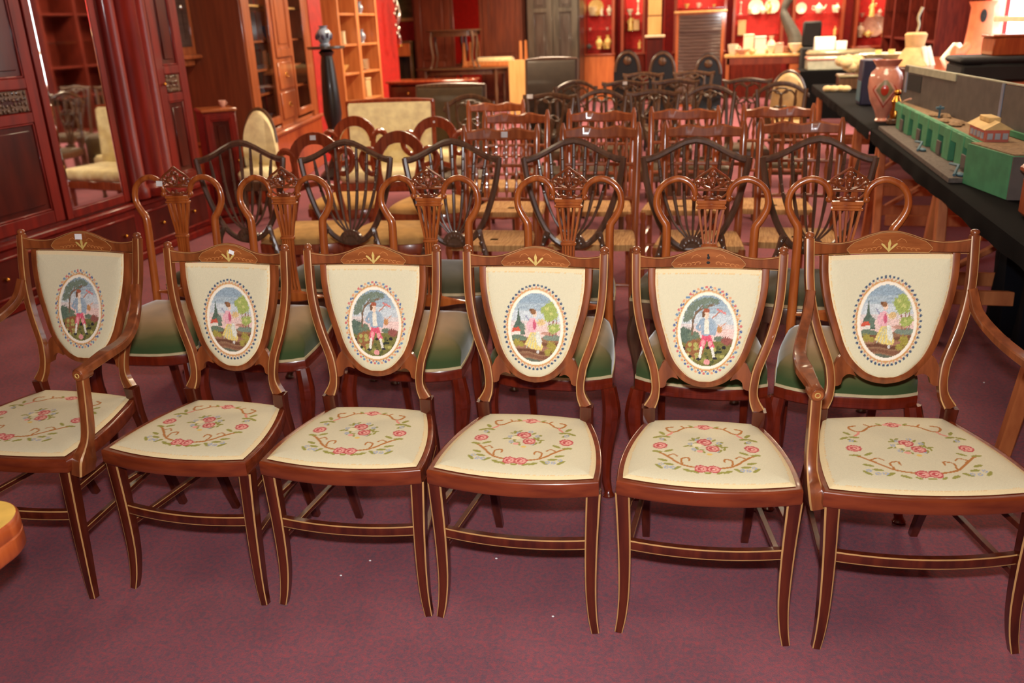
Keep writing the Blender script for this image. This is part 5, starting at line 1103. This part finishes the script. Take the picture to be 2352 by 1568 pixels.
for bi, (a, b_, lb, items) in enumerate(BAYS):
    x0, x1 = AV(a, 60, VCB).x, AV(b_, 60, VCB).x; w = x1 - x0
    t = thing('display_cabinet', 'mahogany framed ' + lb, 'cabinet', (x0, VCB, 0), 0, 'red lined display cabinets on the back wall')
    MB().box(0, .06, -.02, .45, .9, 2.7, .005).build('post', 'cabinet', t); MB().box(w - .06, w, -.02, .45, .9, 2.7, .005).build('post', 'cabinet', t)
    MB().box(.06, w - .06, .42, .44, .9, 2.7).build('back_panel', 'redback', t)
    MB().box(0, w, -.06, .45, 0, .88, .005).build('base', 'counter' if bi == 0 else 'cornercab', t); MB().box(-.02, w + .02, -.09, .45, .88, .92, .01).build('counter_top', 'cabinet', t)
    rows = {}
    for it in items: rows.setdefault(min(rows, key=lambda k: abs(k - it[1])) if rows and min(abs(k - it[1]) for k in rows) < 12 else it[1], []).append(it)
    for ri, py in enumerate(sorted(rows)):
        z = AV((a + b_) / 2, py, VCB + .22).z; its = sorted(rows[py], key=lambda q: q[0])
        if z > .94: MB().box(.06, w - .06, .02, .42, z - .014, z, .002).build('shelf', 'glassdim', t)
        sh = ['upper shelf', 'middle shelf', 'bottom'][ri] if len(rows) > 2 else ['upper shelf', 'lower shelf'][ri]
        for k, (px, qy, kd, mt, hp) in enumerate(its):
            if kd == 'plate': V = VCB + .36
            else: V = VCB + (.26 if any(i_[2] == 'plate' for i_ in its) else .22) - .09 * (k % 2)
            q = AV(px, py, V); s_ = hp / FPX * 18.4; ww = s_ * (.55 if kd not in ('bowl', 'stack', 'plate', 'teapot', 'cup') else (1.0 if kd == 'plate' else .75))
            xx = min(max(q.x, x0 + .08 + ww * .5), x1 - .08 - ww * .5)
            put_china(kd, mt, (xx, q.y, max(z, .921)), s_, ww, '%s %s, %s from left on the %s of the %s' % (HUE[mt], kd, ORD[k], sh, BN[bi]), 'ornaments in the ' + BN[bi])
# longcase clock and tambour desk
x0, x1 = AV(1484, 60, 18.0).x, AV(1526, 60, 18.0).x; w = x1 - x0; z1 = AV(1500, 79, 18.0).z
t = thing('panelled_clock', 'slim dark clock case with two cream panels, between the red cabinets', 'clock', (x0, 18.0, 0)); case(t, w, .3, 0, 2.6, 'wardrobe')
MB().box(.03, w - .03, -.012, 0, .1, z1 - .1).build('lower_panel', 'wardpanel', t)
for a, b_ in ((z1, z1 + .33), (z1 + .35, z1 + .80)): MB().box(.035, w - .06, -.014, .0, a, b_, .004).build('cream_panel', 'tan', t)
m = MB(); m.box(-.02, w + .02, -.05, .0, z1 - .06, z1 - .01, .012); m.build('sill_moulding', 'frame', t)
x0, x1 = AV(1553, 60, 16.6).x, AV(1664, 60, 16.6).x; w = x1 - x0; z1 = AV(1610, 24, 16.6).z
t = thing('tambour_desk', 'upright dark slate-coloured tambour cabinet in a light wood frame', 'cabinet', (x0, 16.6, 0)); case(t, w, .5, 0, z1 - .04, 'counter', th=.05)
MB().box(-.04, w + .04, -.05, .52, z1 - .04, z1, .012).build('top', 'tan', t)
for k in range(26):
    z = .06 + k * (z1 - .12) / 26; m = MB(); m.box(.05, w - .05, -.018 if k != 21 else -.035, .01, z, z + (z1 - .12) / 26 * .9, .006); m.build('tambour_slat', 'shutter', t)
# goods counter with white china, crates of shapes
zc = .90; pL, pR = AZ(1664, 128, zc), AZ(1836, 122, zc); w = pR.x - pL.x
t = thing('goods_table', 'pale wooden table crowded with white china, in front of the red cabinets', 'table', (pL.x, pL.y, 0)); MB().box(0, w + .3, 0, .62, zc - .04, zc, .008).build('table_top', 'tan', t)
m = MB(); m.box(.04, w + .26, .03, .05, zc - .16, zc - .04, .003); m.build('apron', 'cabinet', t)
for x in (.06, w + .22):
    for y in (.06, .56): MB().box(x - .03, x + .03, y - .03, y + .03, 0, zc - .04, .004).build('leg', 'counter', t)
MB().box(w - .16, w + .14, .02, .4, 0, zc - .17, .006).build('pedestal_cupboard', 'counter', t)
GC = 'china on the pale goods table'
GOODS = sorted([(1683, 'cup', 'china', 22, 22), (1704, 'bowl', 'chinapink', 12, 24), (1718, 'box', 'china', 40, 26), (1735, 'candlestick', 'china', 26, 12), (1745, 'box', 'white', 36, 28), (1756, 'teapot', 'china', 20, 14), (1770, 'vase', 'china', 36, 20), (1788, 'box', 'chinapink', 22, 22), (1806, 'stack', 'chinapink', 16, 18), (1826, 'bowl', 'china', 20, 22), (1850, 'bowl', 'china', 20, 24), (1694, 'figurine', 'beige', 16, 12), (1780, 'cup', 'chinapink', 10, 10), (1727, 'teapot', 'beige', 14, 12)])
for k, (px, kd, mt, hp, wp) in enumerate(GOODS):
    V = pL.y + .14 + (.22 if k % 2 else 0) + (.1 if kd == 'box' else 0); q = AV(px, 118, V); sc = q.y / FPX
    n = ['leftmost'] + ['%s from the left' % ORD[i_] if i_ < 7 else '%s from the right' % ORD[13 - i_] for i_ in range(1, 13)] + ['rightmost']
    put_china(kd, mt, (min(q.x, pL.x + w + .24), V, zc), hp * sc, wp * sc * .8, '%s %s, %s on the pale goods table' % (HUE[mt], kd, n[k]), GC)
p = AZ(1816, 112, .90); p = AV(1812, 112, 16.1)
t = thing('bronze_figure', 'tall grey bronze figure leaning with raised arm, on the goods table end', 'statue', (p.x, pL.y + .48, zc), 0); k = 1.0
m = MB(); m.tube(smooth_pts([(.16, 0, 0), (.12, 0, .25), (.03, 0, .42), (-.08, 0, .62), (-.09, 0, .74), (-.02, 0, .9), (.05, 0, 1.1), (.08, 0, 1.3)], 22), lambda u: interp(u, [0, .15, .4, .55, .7, .85, 1], [.15, .12, .085, .055, .08, .10, .06]), 10, (0, 1, 0)); m.build('figure_body', 'bronze', t)
MB().lathe([(.2, 0), (.2, .04), (.16, .06), (.02, .06)], (.14, 0, 0), 16).build('base', 'bronze', t)
m = MB(); m.tube(smooth_pts([(.04, 0, 1.0), (.16, -.02, .95), (.22, -.02, 1.15), (.18, 0, 1.4)], 12), lambda u: lerp(.05, .03, u), 8); m.ball((.09, 0, 1.42), (.08, .08, .1)); m.build('raised_arm', 'bronze', t)
# far black clothed table with long padded box, things on it
p = AZ(1905, 168, .75); x0, y0 = AZ(1850, 172, .75).x, 13.6; x1 = 2.35
t = thing('far_clothed_table', 'far table under a black cloth across the end of the aisle', 'table', (x0, y0, 0)); w = x1 - x0
MB().box(0, w, 0, .7, .72, .75, .006).build('table_top', 'trestle', t)
m = MB(); n = 24
P = [[(lerp(-.01, w + .01, i / n), -.008 - .012 * math.sin(i * 1.9) * (1 - zz / .75), zz) for zz in (.08, .3, .55, .752)] + [(lerp(-.01, w + .01, i / n), .7, .755)] for i in range(n + 1)]
m.grid(P); m.build('black_cloth', 'blackcloth', t)
for x in (.08, w - .08): MB().box(x - .03, x + .03, .1, .6, 0, .72, .004).build('trestle_leg', 'trestle', t)
q0, q1 = AV(1852, 152, 13.9), AV(2008, 140, 13.9)
t = thing('padded_ottoman', 'long tan-striped padded box on the far black table', 'box', (q0.x, 13.72, .756)); w = q1.x - q0.x
MB().box(0, w, 0, .45, 0, .13, .01).build('box_body', 'greyedge', t); MB().box(-.01, w + .01, -.01, .46, .13, .19, .02).build('band', 'chinapink', t); MB().box(0, w, 0, .45, .19, .27, .03).build('padded_lid', 'sage', t)
p = AV(1870, 102, 15.6)
t = thing('hooded_seat', 'black hooded seat standing behind the white boxes', 'seat', (p.x, 15.7, 0)); MB().box(-.19, .19, 0, .3, 0, p.z - .05, .02).build('seat_body', 'blackmatte', t); MB().box(-.17, .13, .2, .3, p.z - .05, p.z + .36, .03).build('hood', 'blackmatte', t)
zb = .756 + .27
for px, hp, wp, mt, nm, lb in ((1892, 26, 40, 'white', 'white_box', 'white card box on the padded ottoman'), (1905, 18, 26, 'plush', 'crumpled_paper', 'crumpled pale paper on the padded ottoman, right of the white box'), (1930, 17, 22, 'white', 'white_parcel', 'small white parcel at the right of the padded ottoman')):
    q = AV(px, 120, 13.95); s = 13.9 / FPX; m = MB()
    if nm == 'crumpled_paper':
        for k in range(7): m.ball((rg.uniform(-.4, .4), rg.uniform(-.2, .2), .3 + rg.uniform(-.1, .3)), (.25, .2, .3), n=8, k=5)
    else: m.box(-.5, .5, -.3, .3, 0, 1, .03)
    o = m.build(nm, mt); o.scale = (wp * s, wp * s, hp * s); o.location = (min(q.x, q0.x + w - .05), 13.95, zb); tag(o, lb, 'box' if 'box' in lb or 'parcel' in lb else 'paper')
# dark corner cabinet on the right wall with glass shelf
t = thing('corner_cabinet', 'tall dark mahogany shelved cabinet against the right wall by the window', 'cabinet', (WR - .04, 16.9, 0), -PI / 2); Lr = 4.1
case(t, Lr, .5, .0, 2.7, 'cornercab', th=.06, bmat='cornercab')
for x in (.95, 1.0, 2.2, 3.2): MB().box(x, x + .06, -.01, .5, .05, 2.65, .005).build('upright', 'cornercab', t)
for z in (.6, 1.1, 1.5, 1.95): MB().box(.06, Lr - .06, .02, .48, z, z + .03, .003).build('shelf', 'glassdim' if z == 1.5 else 'cornercab', t)
# move in front of the wall: local y runs to -x after the turn, so shift
t.location = (WR - .54, 16.9, 0)

# ---------------------------------------------------------------- long black clothed trestle tables on the right
TZ = .755
def trestle_table(label, y0, y1, xl=1.05, xr=1.86):
    t = thing('clothed_trestle_table', label, 'table', ((xl + xr) / 2, y0, 0)); hw = (xr - xl) / 2; L = y1 - y0
    MB().box(-hw, hw, 0, L, TZ - .03, TZ - .004, .004).build('table_top', 'trestle', t)
    n = 40; P = []
    for i in range(n + 1):
        y = lerp(-.006, L + .006, i / n); f = .005 * math.sin(i * 1.7) + .004 * math.sin(i * .6)
        P.append([(-hw - .012 - f, y, TZ - .08 + .003 * math.sin(i * .5)), (-hw - .010 - f * .6, y, TZ - .04), (-hw - .006, y, TZ - .006), (-hw + .006, y, TZ), (hw - .006, y, TZ), (hw + .006, y, TZ - .006), (hw + .012 + f, y, TZ - .2)])
    m = MB(); m.grid(P); m.grid([[(-hw - .004, -.010, TZ - .18), (-hw, -.008, TZ)], [(0, -.012, TZ - .18), (0, -.008, TZ)], [(hw + .004, -.010, TZ - .18), (hw, -.008, TZ)]]); m.build('black_cloth', 'blackcloth', t)
    for yy in ((.28, 1.9, 3.62) if y0 < 4 else (L * .16, L * .84)):
        for sx in (-1, 1):
            for sy in (-1, 1): MB().sweep([(sx * hw * .97, yy + sy * .22, 0), (sx * hw * .95, yy + sy * .03, TZ - .06)], PLN, (.024, .024)).build('trestle_leg', 'trestle', t)
        MB().box(-hw * .85, hw * .85, yy - .035, yy + .035, TZ - .09, TZ - .03, .004).build('trestle_beam', 'trestle', t)
        for sy in (-1, 1): MB().box(-hw * .84, hw * .84, yy + sy * .165 - .012, yy + sy * .165 + .012, .18, .25, .003).build('trestle_rail', 'trestle', t)
        MB().sweep([(-hw * .7, yy + .17, .24), (hw * .7, yy + .06, TZ - .10)], PLN, (.02, .014), (0, 1, 0)).build('trestle_brace', 'trestle', t)
    return t
near_table = trestle_table('near black-clothed trestle table under the green model railway', 2.6, 6.55)
trestle_table('farther black-clothed trestle table holding the pink pottery vase', 6.58, 10.9)
# navy cloth hanging below the near table, in from the front edge
m = MB(); n = 30
P = [[(1.40 + .035 * math.sin(i * .9 + z * 2) + .02 * math.sin(i * 2.3), lerp(3.0, 4.70, i / n), z) for z in (.02, .25, .5, TZ - .1)] for i in range(n + 1)]
m.grid(P); o = m.build('navy_drape', 'navycloth'); o.parent = near_table; o.location = -near_table.location; o['label'] = 'dark navy cloth hanging beneath'
md = o.modifiers.new('thick', 'SOLIDIFY'); md.thickness = .004
# orange wooden chest corner at the right edge of the frame
t = thing('small_oak_chest', 'small orange-brown wooden chest at the right edge of the near trestle table', 'chest', (1.155, 3.12, TZ + .001)); 
MB().box(0, .4, 0, .56, 0, .165, .02).build('chest_body', 'edge', t); MB().box(-.012, .412, -.012, .572, .165, .20, .012).build('lid', 'edge', t); knob(t, .25, .10, -.001)
# ---------------------------------------------------------------- green model railway diorama
y0, y1 = 3.98, 6.5; YB = 4.38; X0, XW = 1.065, 1.185; B = TZ + .003; zg = .935
t = thing('model_railway', 'green and grey model railway layout with a tall grey backboard, on the near trestle table', 'model', (0, 0, 0))
bx_ = lambda y: 1.235 + (6.62 - y) * .077          # face of the backboard along its length
MB().plate([(X0, YB), (bx_(YB) + .02, YB), (bx_(y1) + .02, y1), (X0 + .02, y1)], B, B + .022).build('track_bed', 'track', t)
MB().plate([(XW, YB - .02), (bx_(YB), YB - .02), (bx_(y1), y1), (XW, y1)], zg - .014, zg).build('upper_ground', 'ground', t)
ys = np.linspace(YB, y1, 9)
for i in range(8):
    a, b_ = ys[i], ys[i + 1]; mid = lerp(a, b_, .52); MB().box(XW - .012, XW + .02, a, mid, B + .022, zg + .004, .003).build('wall_pier', 'green', t)
    MB().box(XW + .035, XW + .042, mid, b_, B + .022, zg - .02).build('opening_back', 'blackmatte', t); MB().box(XW - .008, XW + .02, mid, b_, zg - .05, zg + .002, .002).build('lintel', 'green', t)
    if i % 2 == 0: MB().box(XW - .02, XW - .012, mid + .02, b_ - .02, B + .03, B + .10, .002).build('loading_bay', 'grey', t)
MB().box(XW - .004, XW + .016, YB, y1, zg, zg + .007, .003).build('coping', 'green', t)
MB().plate([(1.20, y0), (bx_(y0), y0), (bx_(YB), YB), (1.125, YB)], B, zg + .004).build('end_block', 'green', t)
MB().plate([(1.208, y0 + .008), (bx_(y0) - .004, y0 + .008), (bx_(YB), YB), (1.137, YB)], zg + .004, zg + .010).build('block_ground', 'ground', t)
MB().box(1.202, bx_(y0) + .1, y0 - .012, y0 - .001, B, zg + .002).build('end_face', 'grey', t)
ztop = 1.168
def board(nm, ya, yb, za, zb2, th, mt, off=0.0):
    P = [(bx_(ya) - off, ya), (bx_(ya) - off + th, ya), (bx_(yb) - off + th, yb), (bx_(yb) - off, yb)]; return MB().plate(P, za, zb2).build(nm, mt, t)
board('backboard', 4.86, 6.62, B, ztop, .018, 'grey'); board('backboard', 3.72, 4.84, B, ztop - .004, .018, 'grey')
board('batten', 5.55, 6.5, ztop - .035, ztop + .006, .03, 'greyedge', .006); board('top_strip', 3.72, 6.62, ztop + .001, ztop + .007, .02, 'greyedge')
board('seam_strip', 4.835, 4.865, B, ztop, .004, 'chinablue', .004)
board('dark_window', 6.2, 6.5, 1.02, 1.12, .004, 'blackmatte', .004); board('blue_post', 6.53, 6.57, 1.0, 1.13, .006, 'chinablue', .006)
board('green_kerb', 3.8, 4.8, zg + .004, zg + .03, .015, 'green', .015)
h = MB(); bx, by = 1.252, 4.56
h.box(bx - .05, bx + .05, by - .15, by + .13, zg, zg + .062, .002); hb = h.build('station_house', 'modelred', t)
m = MB(); m.prism([(-.062, .0), (.062, .0), (0, .036)], by - .165, by + .145); ro = m.build('roof', 'modelroof', hb); ro.location = (bx, 0, zg + .061)
m = MB(); m.box(bx - .026, bx + .026, by - .08, by + .08, zg + .085, zg + .108, .003); m.build('roof_lantern', 'modelroof', hb)
for k in range(3): MB().box(bx - .042 + k * .032, bx - .020 + k * .032, by - .155, by - .149, zg + .018, zg + .045).build('window', 'glasspale', hb)
for k in range(4): MB().box(bx - .056, bx - .049, by - .12 + k * .06, by - .09 + k * .06, zg + .018, zg + .045).build('window', 'glasspale', hb)
m = MB(); rg = random.Random(4)
for k in range(9): m.ball((1.255 + rg.uniform(-.03, .03), 5.35 + rg.uniform(-.3, .3), zg + .008), (.03, .07, .016), n=7, k=4)
m.build('spoil_heap', 'ground', t)['kind'] = 'stuff'
m = MB(); m.box(1.235, 1.245, 5.5, 5.51, zg, zg + .07); m.box(1.22, 1.26, 5.49, 5.52, zg + .05, zg + .062); m.build('signal', 'modelblue', t)
for a in (5.25, 4.42): m = MB(); m.tube([(X0 + .03, a, B + .03), (X0 + .07, a + .10, B + .06), (X0 + .06, a + .22, B + .05)], .007, 6); m.ball((X0 + .06, a + .02, B + .03), (.02, .04, .010), n=8, k=5); m.build('loose_wire', 'modelblue', t)
m = MB(); m.tube([(1.19, 6.4, zg), (1.20, 6.3, zg + .03), (1.215, 6.2, zg + .05)], .006, 6); m.build('crane_jib', 'chinapink', t)
MB().box(1.40, 1.47, 3.80, 3.97, B, zg + .10, .004).build('green_shed', 'green', t)
# ---------------------------------------------------------------- things on the farther trestle table
p = AZ(2020, 283, TZ + .002); V = p.y; s = V * 1.03 / FPX
t = thing('pink_pottery_vase', 'large pink glazed pottery vase with a red-centred diamond motif', 'vase', (p.x + .03, p.y + .12, TZ + .002)); hh = AV(2020, 140, V).z - TZ
k = hh / 1.0
MB().lathe([(.10 * k, 0), (.11 * k, .02 * k), (.09 * k, .06 * k), (.13 * k, .18 * k), (.22 * k, .36 * k), (.265 * k, .55 * k), (.265 * k, .70 * k), (.235 * k, .80 * k), (.175 * k, .86 * k), (.17 * k, .90 * k), (.21 * k, .96 * k), (.235 * k, k), (.20 * k, k), (.14 * k, .9 * k)], n=28).build('body', 'pinkvase', t)
def onvase(a, z, off): r = interp(z / k, [0, .18, .36, .55, .70, .82, 1], [.1 * k, .13 * k, .22 * k, .265 * k, .25 * k, .18 * k, .2 * k]) + off; return (r * math.sin(a), -r * math.cos(a), z)
for sz, mt, nm, of in ((.30, 'redglaze', 'outer_diamond', .002), (.26, 'chinapink', 'pale_diamond', .004), (.20, 'sage', 'green_diamond', .006), (.085, 'redglaze', 'red_centre', .009)):
    m = MB(); n = 12; P = []
    for i in range(n + 1):
        u = -1 + 2 * i / n; row = []
        for j in range(n + 1):
            v_ = -1 + 2 * j / n; a_, z_ = (u - v_) / 2, (u + v_) / 2
            if nm == 'red_centre': rr = math.hypot(u, v_) + 1e-6; f_ = max(abs(u), abs(v_)) / rr; a_, z_ = u * f_, v_ * f_
            row.append(onvase(-.15 + a_ * sz * 2.6, .53 * k + z_ * sz * k * 1.0, of))
        P.append(row)
    m.grid(P); m.build(nm, mt, t, ang=80)
m = MB(); [m.ball((.10 * k * math.sin(a_), -.10 * k * math.cos(a_) - .05 * k, .80 * k + .02 * math.sin(a_ * 3)), (.06 * k, .06 * k, .045 * k), n=8, k=5) for a_ in (-1.6, -1.0, -.4, .2, .8)]; m.build('applied_flowers', 'chinapink', t)
p = AZ(2040, 281, TZ + .002); t = thing('brass_figure', 'small brass figure on a wooden base before the pink pottery vase', 'ornament', (p.x + .02, p.y - .12, TZ + .002)); MB().box(-.05, .05, -.04, .04, 0, .04, .006).build('base', 'dark2', t)
m = MB(); m.lathe([(.035, .04), (.04, .08), (.025, .12), (.035, .16), (.015, .2)], n=12); m.ball((0, 0, .22), .025); m.build('figure', 'brass', t)
p = AZ(1985, 242, TZ + .002); m = MB(); m.box(-.09, .09, -.12, .12, 0, .38, .01); o = m.build('navy_box', 'navy'); o.location = (p.x + .05, p.y + .13, TZ + .002); tag(o, 'tall dark navy box standing left of the pink pottery vase', 'box')
o2 = MB().box(-.092, -.088, -.11, .11, .03, .20).build('blue_panel', 'modelblue', o)
p = AZ(1945, 205, TZ + .002)
t = thing('wooden_casket', 'low dark wooden casket holding up the cream soft toy', 'box', (p.x + .06, p.y + .1, TZ + .002)); MB().box(-.15, .15, -.12, .12, 0, .12, .006).build('casket_body', 'dark2', t); MB().box(-.16, .16, -.13, .13, .12, .15, .008).build('lid', 'sage', t)
m = MB(); rg = random.Random(6)
for k_ in range(16): m.ball((rg.uniform(-.13, .13), rg.uniform(-.08, .08), .08 + rg.uniform(-.02, .07)), (.07, .06, .06), n=8, k=5)
o = m.build('soft_toy', 'plush', ang=60); o.location = (p.x + .04, p.y + .08, TZ + .152); tag(o, 'cream fluffy soft toy heaped on the wooden casket', 'toy')
p = AZ(1905, 212, TZ + .002); m = MB(); [m.ball((x, y, .03), (.05, .04, .035), n=8, k=5) for x, y in ((0, 0), (.07, .02), (.12, -.02), (-.06, .02))]; o = m.build('shell_pieces', 'plush', ang=60); o.location = (p.x + .05, p.y + .08, TZ + .0); tag(o, 'pale scattered shells at the far corner of the trestle table', 'shells')
# ---------------------------------------------------------------- second line of tables by the window: corset stand, orange vase, sideboard
za = 1.0
t = thing('window_sideboard', 'long brown sideboard below the shop window behind the model railway', 'sideboard', (1.935, 7.2, 0)); 
case(t, .92, 4.3, .1, za - .03, 'edge', th=.03); MB().box(-.03, .95, -.03, 4.33, za - .03, za, .012).build('top', 'terracotta' if 0 else 'edge', t)
for x in (.03, .83):
    for y in (.05, 4.2): MB().box(x, x + .06, y, y + .06, 0, .1, .006).build('foot', 'dark2', t)
for k in range(3): d = MB().box(-.018, .0, .06 + k * 1.42, 1.42 + k * 1.42, .14, za - .06, .006).build('door', 'wardrobe', t); o = MB(); o.ball((-.03, .2 + k * 1.42, .6), .014, n=8, k=5); o.build('knob', 'brass', d)
p = AU(2222, 142, 2.5)
t = thing('orange_chimney_vase', 'tall orange terracotta chimney-shaped vase with an oval opening', 'vase', (AV(2240, 140, AZ(2240, 140, za).y).x, AZ(2240, 140, za).y, za)); V = t.location.y; top = AV(2245, 3, V).z - za; s = V / FPX * 1.02
m = MB(); m.lathe([(44 * s, 0), (43 * s, .015), (33 * s, top * .12), (25 * s, top * .24), (22 * s, top * .5), (20 * s, top * .9), (25 * s, top), (21 * s, top), (16 * s, top * .92)], n=24); m.tube([(-14 * s, -8 * s, top * .28), (-30 * s, -12 * s, top * .12), (-46 * s, -14 * s, 16 * s)], lambda u: lerp(10 * s, 15 * s, u), 10); m.build('body', 'terracotta', t)
m = MB(); P = [[(6 * s * r * math.sin(a_) - 2 * s, -21.5 * s - .004 * (1 - r), top * .76 + top * .11 * r * math.cos(a_)) for a_ in np.linspace(0, 2 * PI, 17)[:-1]] for r in (1.0, .6, .05)]; m.grid(P, closed_v=True); m.build('oval_opening', 'blackmatte', t)
m = MB(); m.lathe([(.02, .2), (.12, .0), (.13, .0), (.03, .21)], n=18); o = m.build('glass_lampshade', 'china'); q = AZ(2193, 134, za); o.location = (q.x, q.y, za); o.scale = (1.2, 1.2, .8); tag(o, 'white glass lampshade left of the orange chimney vase', 'lampshade')
p = AZ(2096, 150, za)
t = thing('corset_stand', 'tan laced corset form topped with a feather, behind the pottery vase', 'dress form', (p.x + .0, p.y, za)); V = p.y; s = V / FPX * 1.02
MB().lathe([(36 * s, 0), (34 * s, .02), (24 * s, 24 * s), (17 * s, 34 * s), (19 * s, 46 * s), (21 * s, 58 * s), (17 * s, 62 * s), (.01, 62 * s)], n=20).build('form', 'tancloth', t)
m = MB(); m.tube(smooth_pts([(0, 0, 60 * s), (3 * s, 0, 76 * s), (0, 0, 90 * s), (6 * s, 0, 108 * s)], 12), lambda u: lerp(2.2 * s, 3.2 * s, u), 6); m.build('feather', 'sage', t)
for k_ in range(2): m = MB(); m.sweep([((22 + 10 * k_) * s, -26 * s, 0), ((12 + 8 * k_) * s, -22 * s, 36 * s)], PLN, (4 * s, 2 * s), (1, 0, 0)); m.build('lace_panel', 'white', t)
p = AZ(2030, 136, za); t = thing('pale_tray', 'pale oval tray with two orange cups, left of the corset form', 'tray', (p.x - .0, 9.9, .0)); 
t.location = (AV(2030, 134, 10.2).x, 10.2, AV(2030, 134, 10.2).z); zt_ = t.location.z
MB().lathe([(.02, 0), (.20, .0), (.26, .05), (.25, .055), (.19, .012), (.02, .012)], n=22).build('tray_dish', 'china', t)
MB().lathe([(.12, -zt_ + TZ + .003), (.12, -zt_ + TZ + .03), (.03, -zt_ + TZ + .05), (.03, -.01), (.1, 0), (.02, .001)], n=16).build('tray_stem', 'sage', t)
for x in (-.06, .07): MB().lathe([(.02, .012), (.03, .02), (.035, .09), (.03, .09), (.02, .03)], (x, 0, 0), 12).build('cup', 'chinagold', t)
# black lidded board and brown box by the window
q = AV(2246, 138, 6.9); t = thing('black_case', 'long black case lying across the window sideboard end', 'case', (q.x, 6.95, 0)); w = 1.0; zq = AV(2300, 160, 6.95).z
t.location = (q.x, 7.3, za); 
MB().box(0, .9, 0, .5, .0, .0 + .13, .02).build('case_body', 'blackmatte', t); MB().box(-.015, .915, -.015, .515, .13, .18, .02).build('case_lid', 'blackmatte', t)
o = MB(); o.box(.0, .5, 0, .32, 0, .13, .008); o.box(-.01, .51, -.01, .33, .13, .15, .006); o = o.build('brown_box', 'edge'); o.location = (q.x + .22, 7.4, za + .181); tag(o, 'brown wooden box on the black case by the window', 'box')
MB().box(.03, .89, -.004, .012, .1, za - .03, .003).build('end_panel', 'edge', [o_ for o_ in C.objects if o_.name.startswith('window_sideboard')][0])
# ---------------------------------------------------------------- yellow-topped table corner, lower left
zt = .62
t = thing('yellow_table', 'yellow-topped table with a rounded orange-brown edge at the lower left corner', 'table', (0, 0, 0)); cpt = AZ(38, 1196, zt)
# rounded corner slab: corner points toward the chairs
L = []; R = .085
ca = cpt
def rc(cx, cy, a0, a1, r, n=10): return [(cx + r * math.cos(a), cy + r * math.sin(a)) for a in np.linspace(a0, a1, n)]
tx, ty = .0, .0
out = rc(-R, -R, 0, PI / 2, R) + [(-.9, 0), (-.9, -.5)] + [(0, -.5)]
MB().loopprof(out, [(.02, -.004), (.004, 0), (0, -.006), (0, -.033), (.003, -.036), (0, -.039), (.0, -.072), (.006, -.08), (.05, -.08)]).build('edge_band', ['edge'], t)
MB().plate([(x * .985 - .004, y * .985 - .004) for x, y in out], -.006, 0.0).build('yellow_top', 'yellowtop', t); MB().plate([(x * .97 - .01, y * .96 - .008) for x, y in out], -.08, -.02).build('frame', 'edge', t)
for x, y in ((-.14, -.12), (-.8, -.1), (-.14, -.44), (-.8, -.44)): MB().sweep([(x, y, -zt), (x, y, -.08)], PLN, lambda u: lerp(.016, .026, u)).build('leg', 'edge', t)
t.location = (-1.350, 1.29, zt)
# crumbs on the carpet
for px, py, lb in ((1270, 1415, 'white paper crumb on the carpet in front of the middle chair'), (783, 1321, 'white paper crumb on the carpet under the third front chair'), (850, 1287, 'tiny crumb on the carpet just behind the larger one under the third front chair'), (1140, 1282, 'white crumb on the carpet under the middle front chair'), (2260, 878, 'white crumb on the carpet behind the right armchair')):
    q = AZ(px, py, .003); o = MB().ball((0, 0, 0), (.004, .003, .002), n=6, k=4).build('paper_crumb', 'sticker'); o.location = q; tag(o, lb, 'crumb', 'paper crumbs on the carpet')
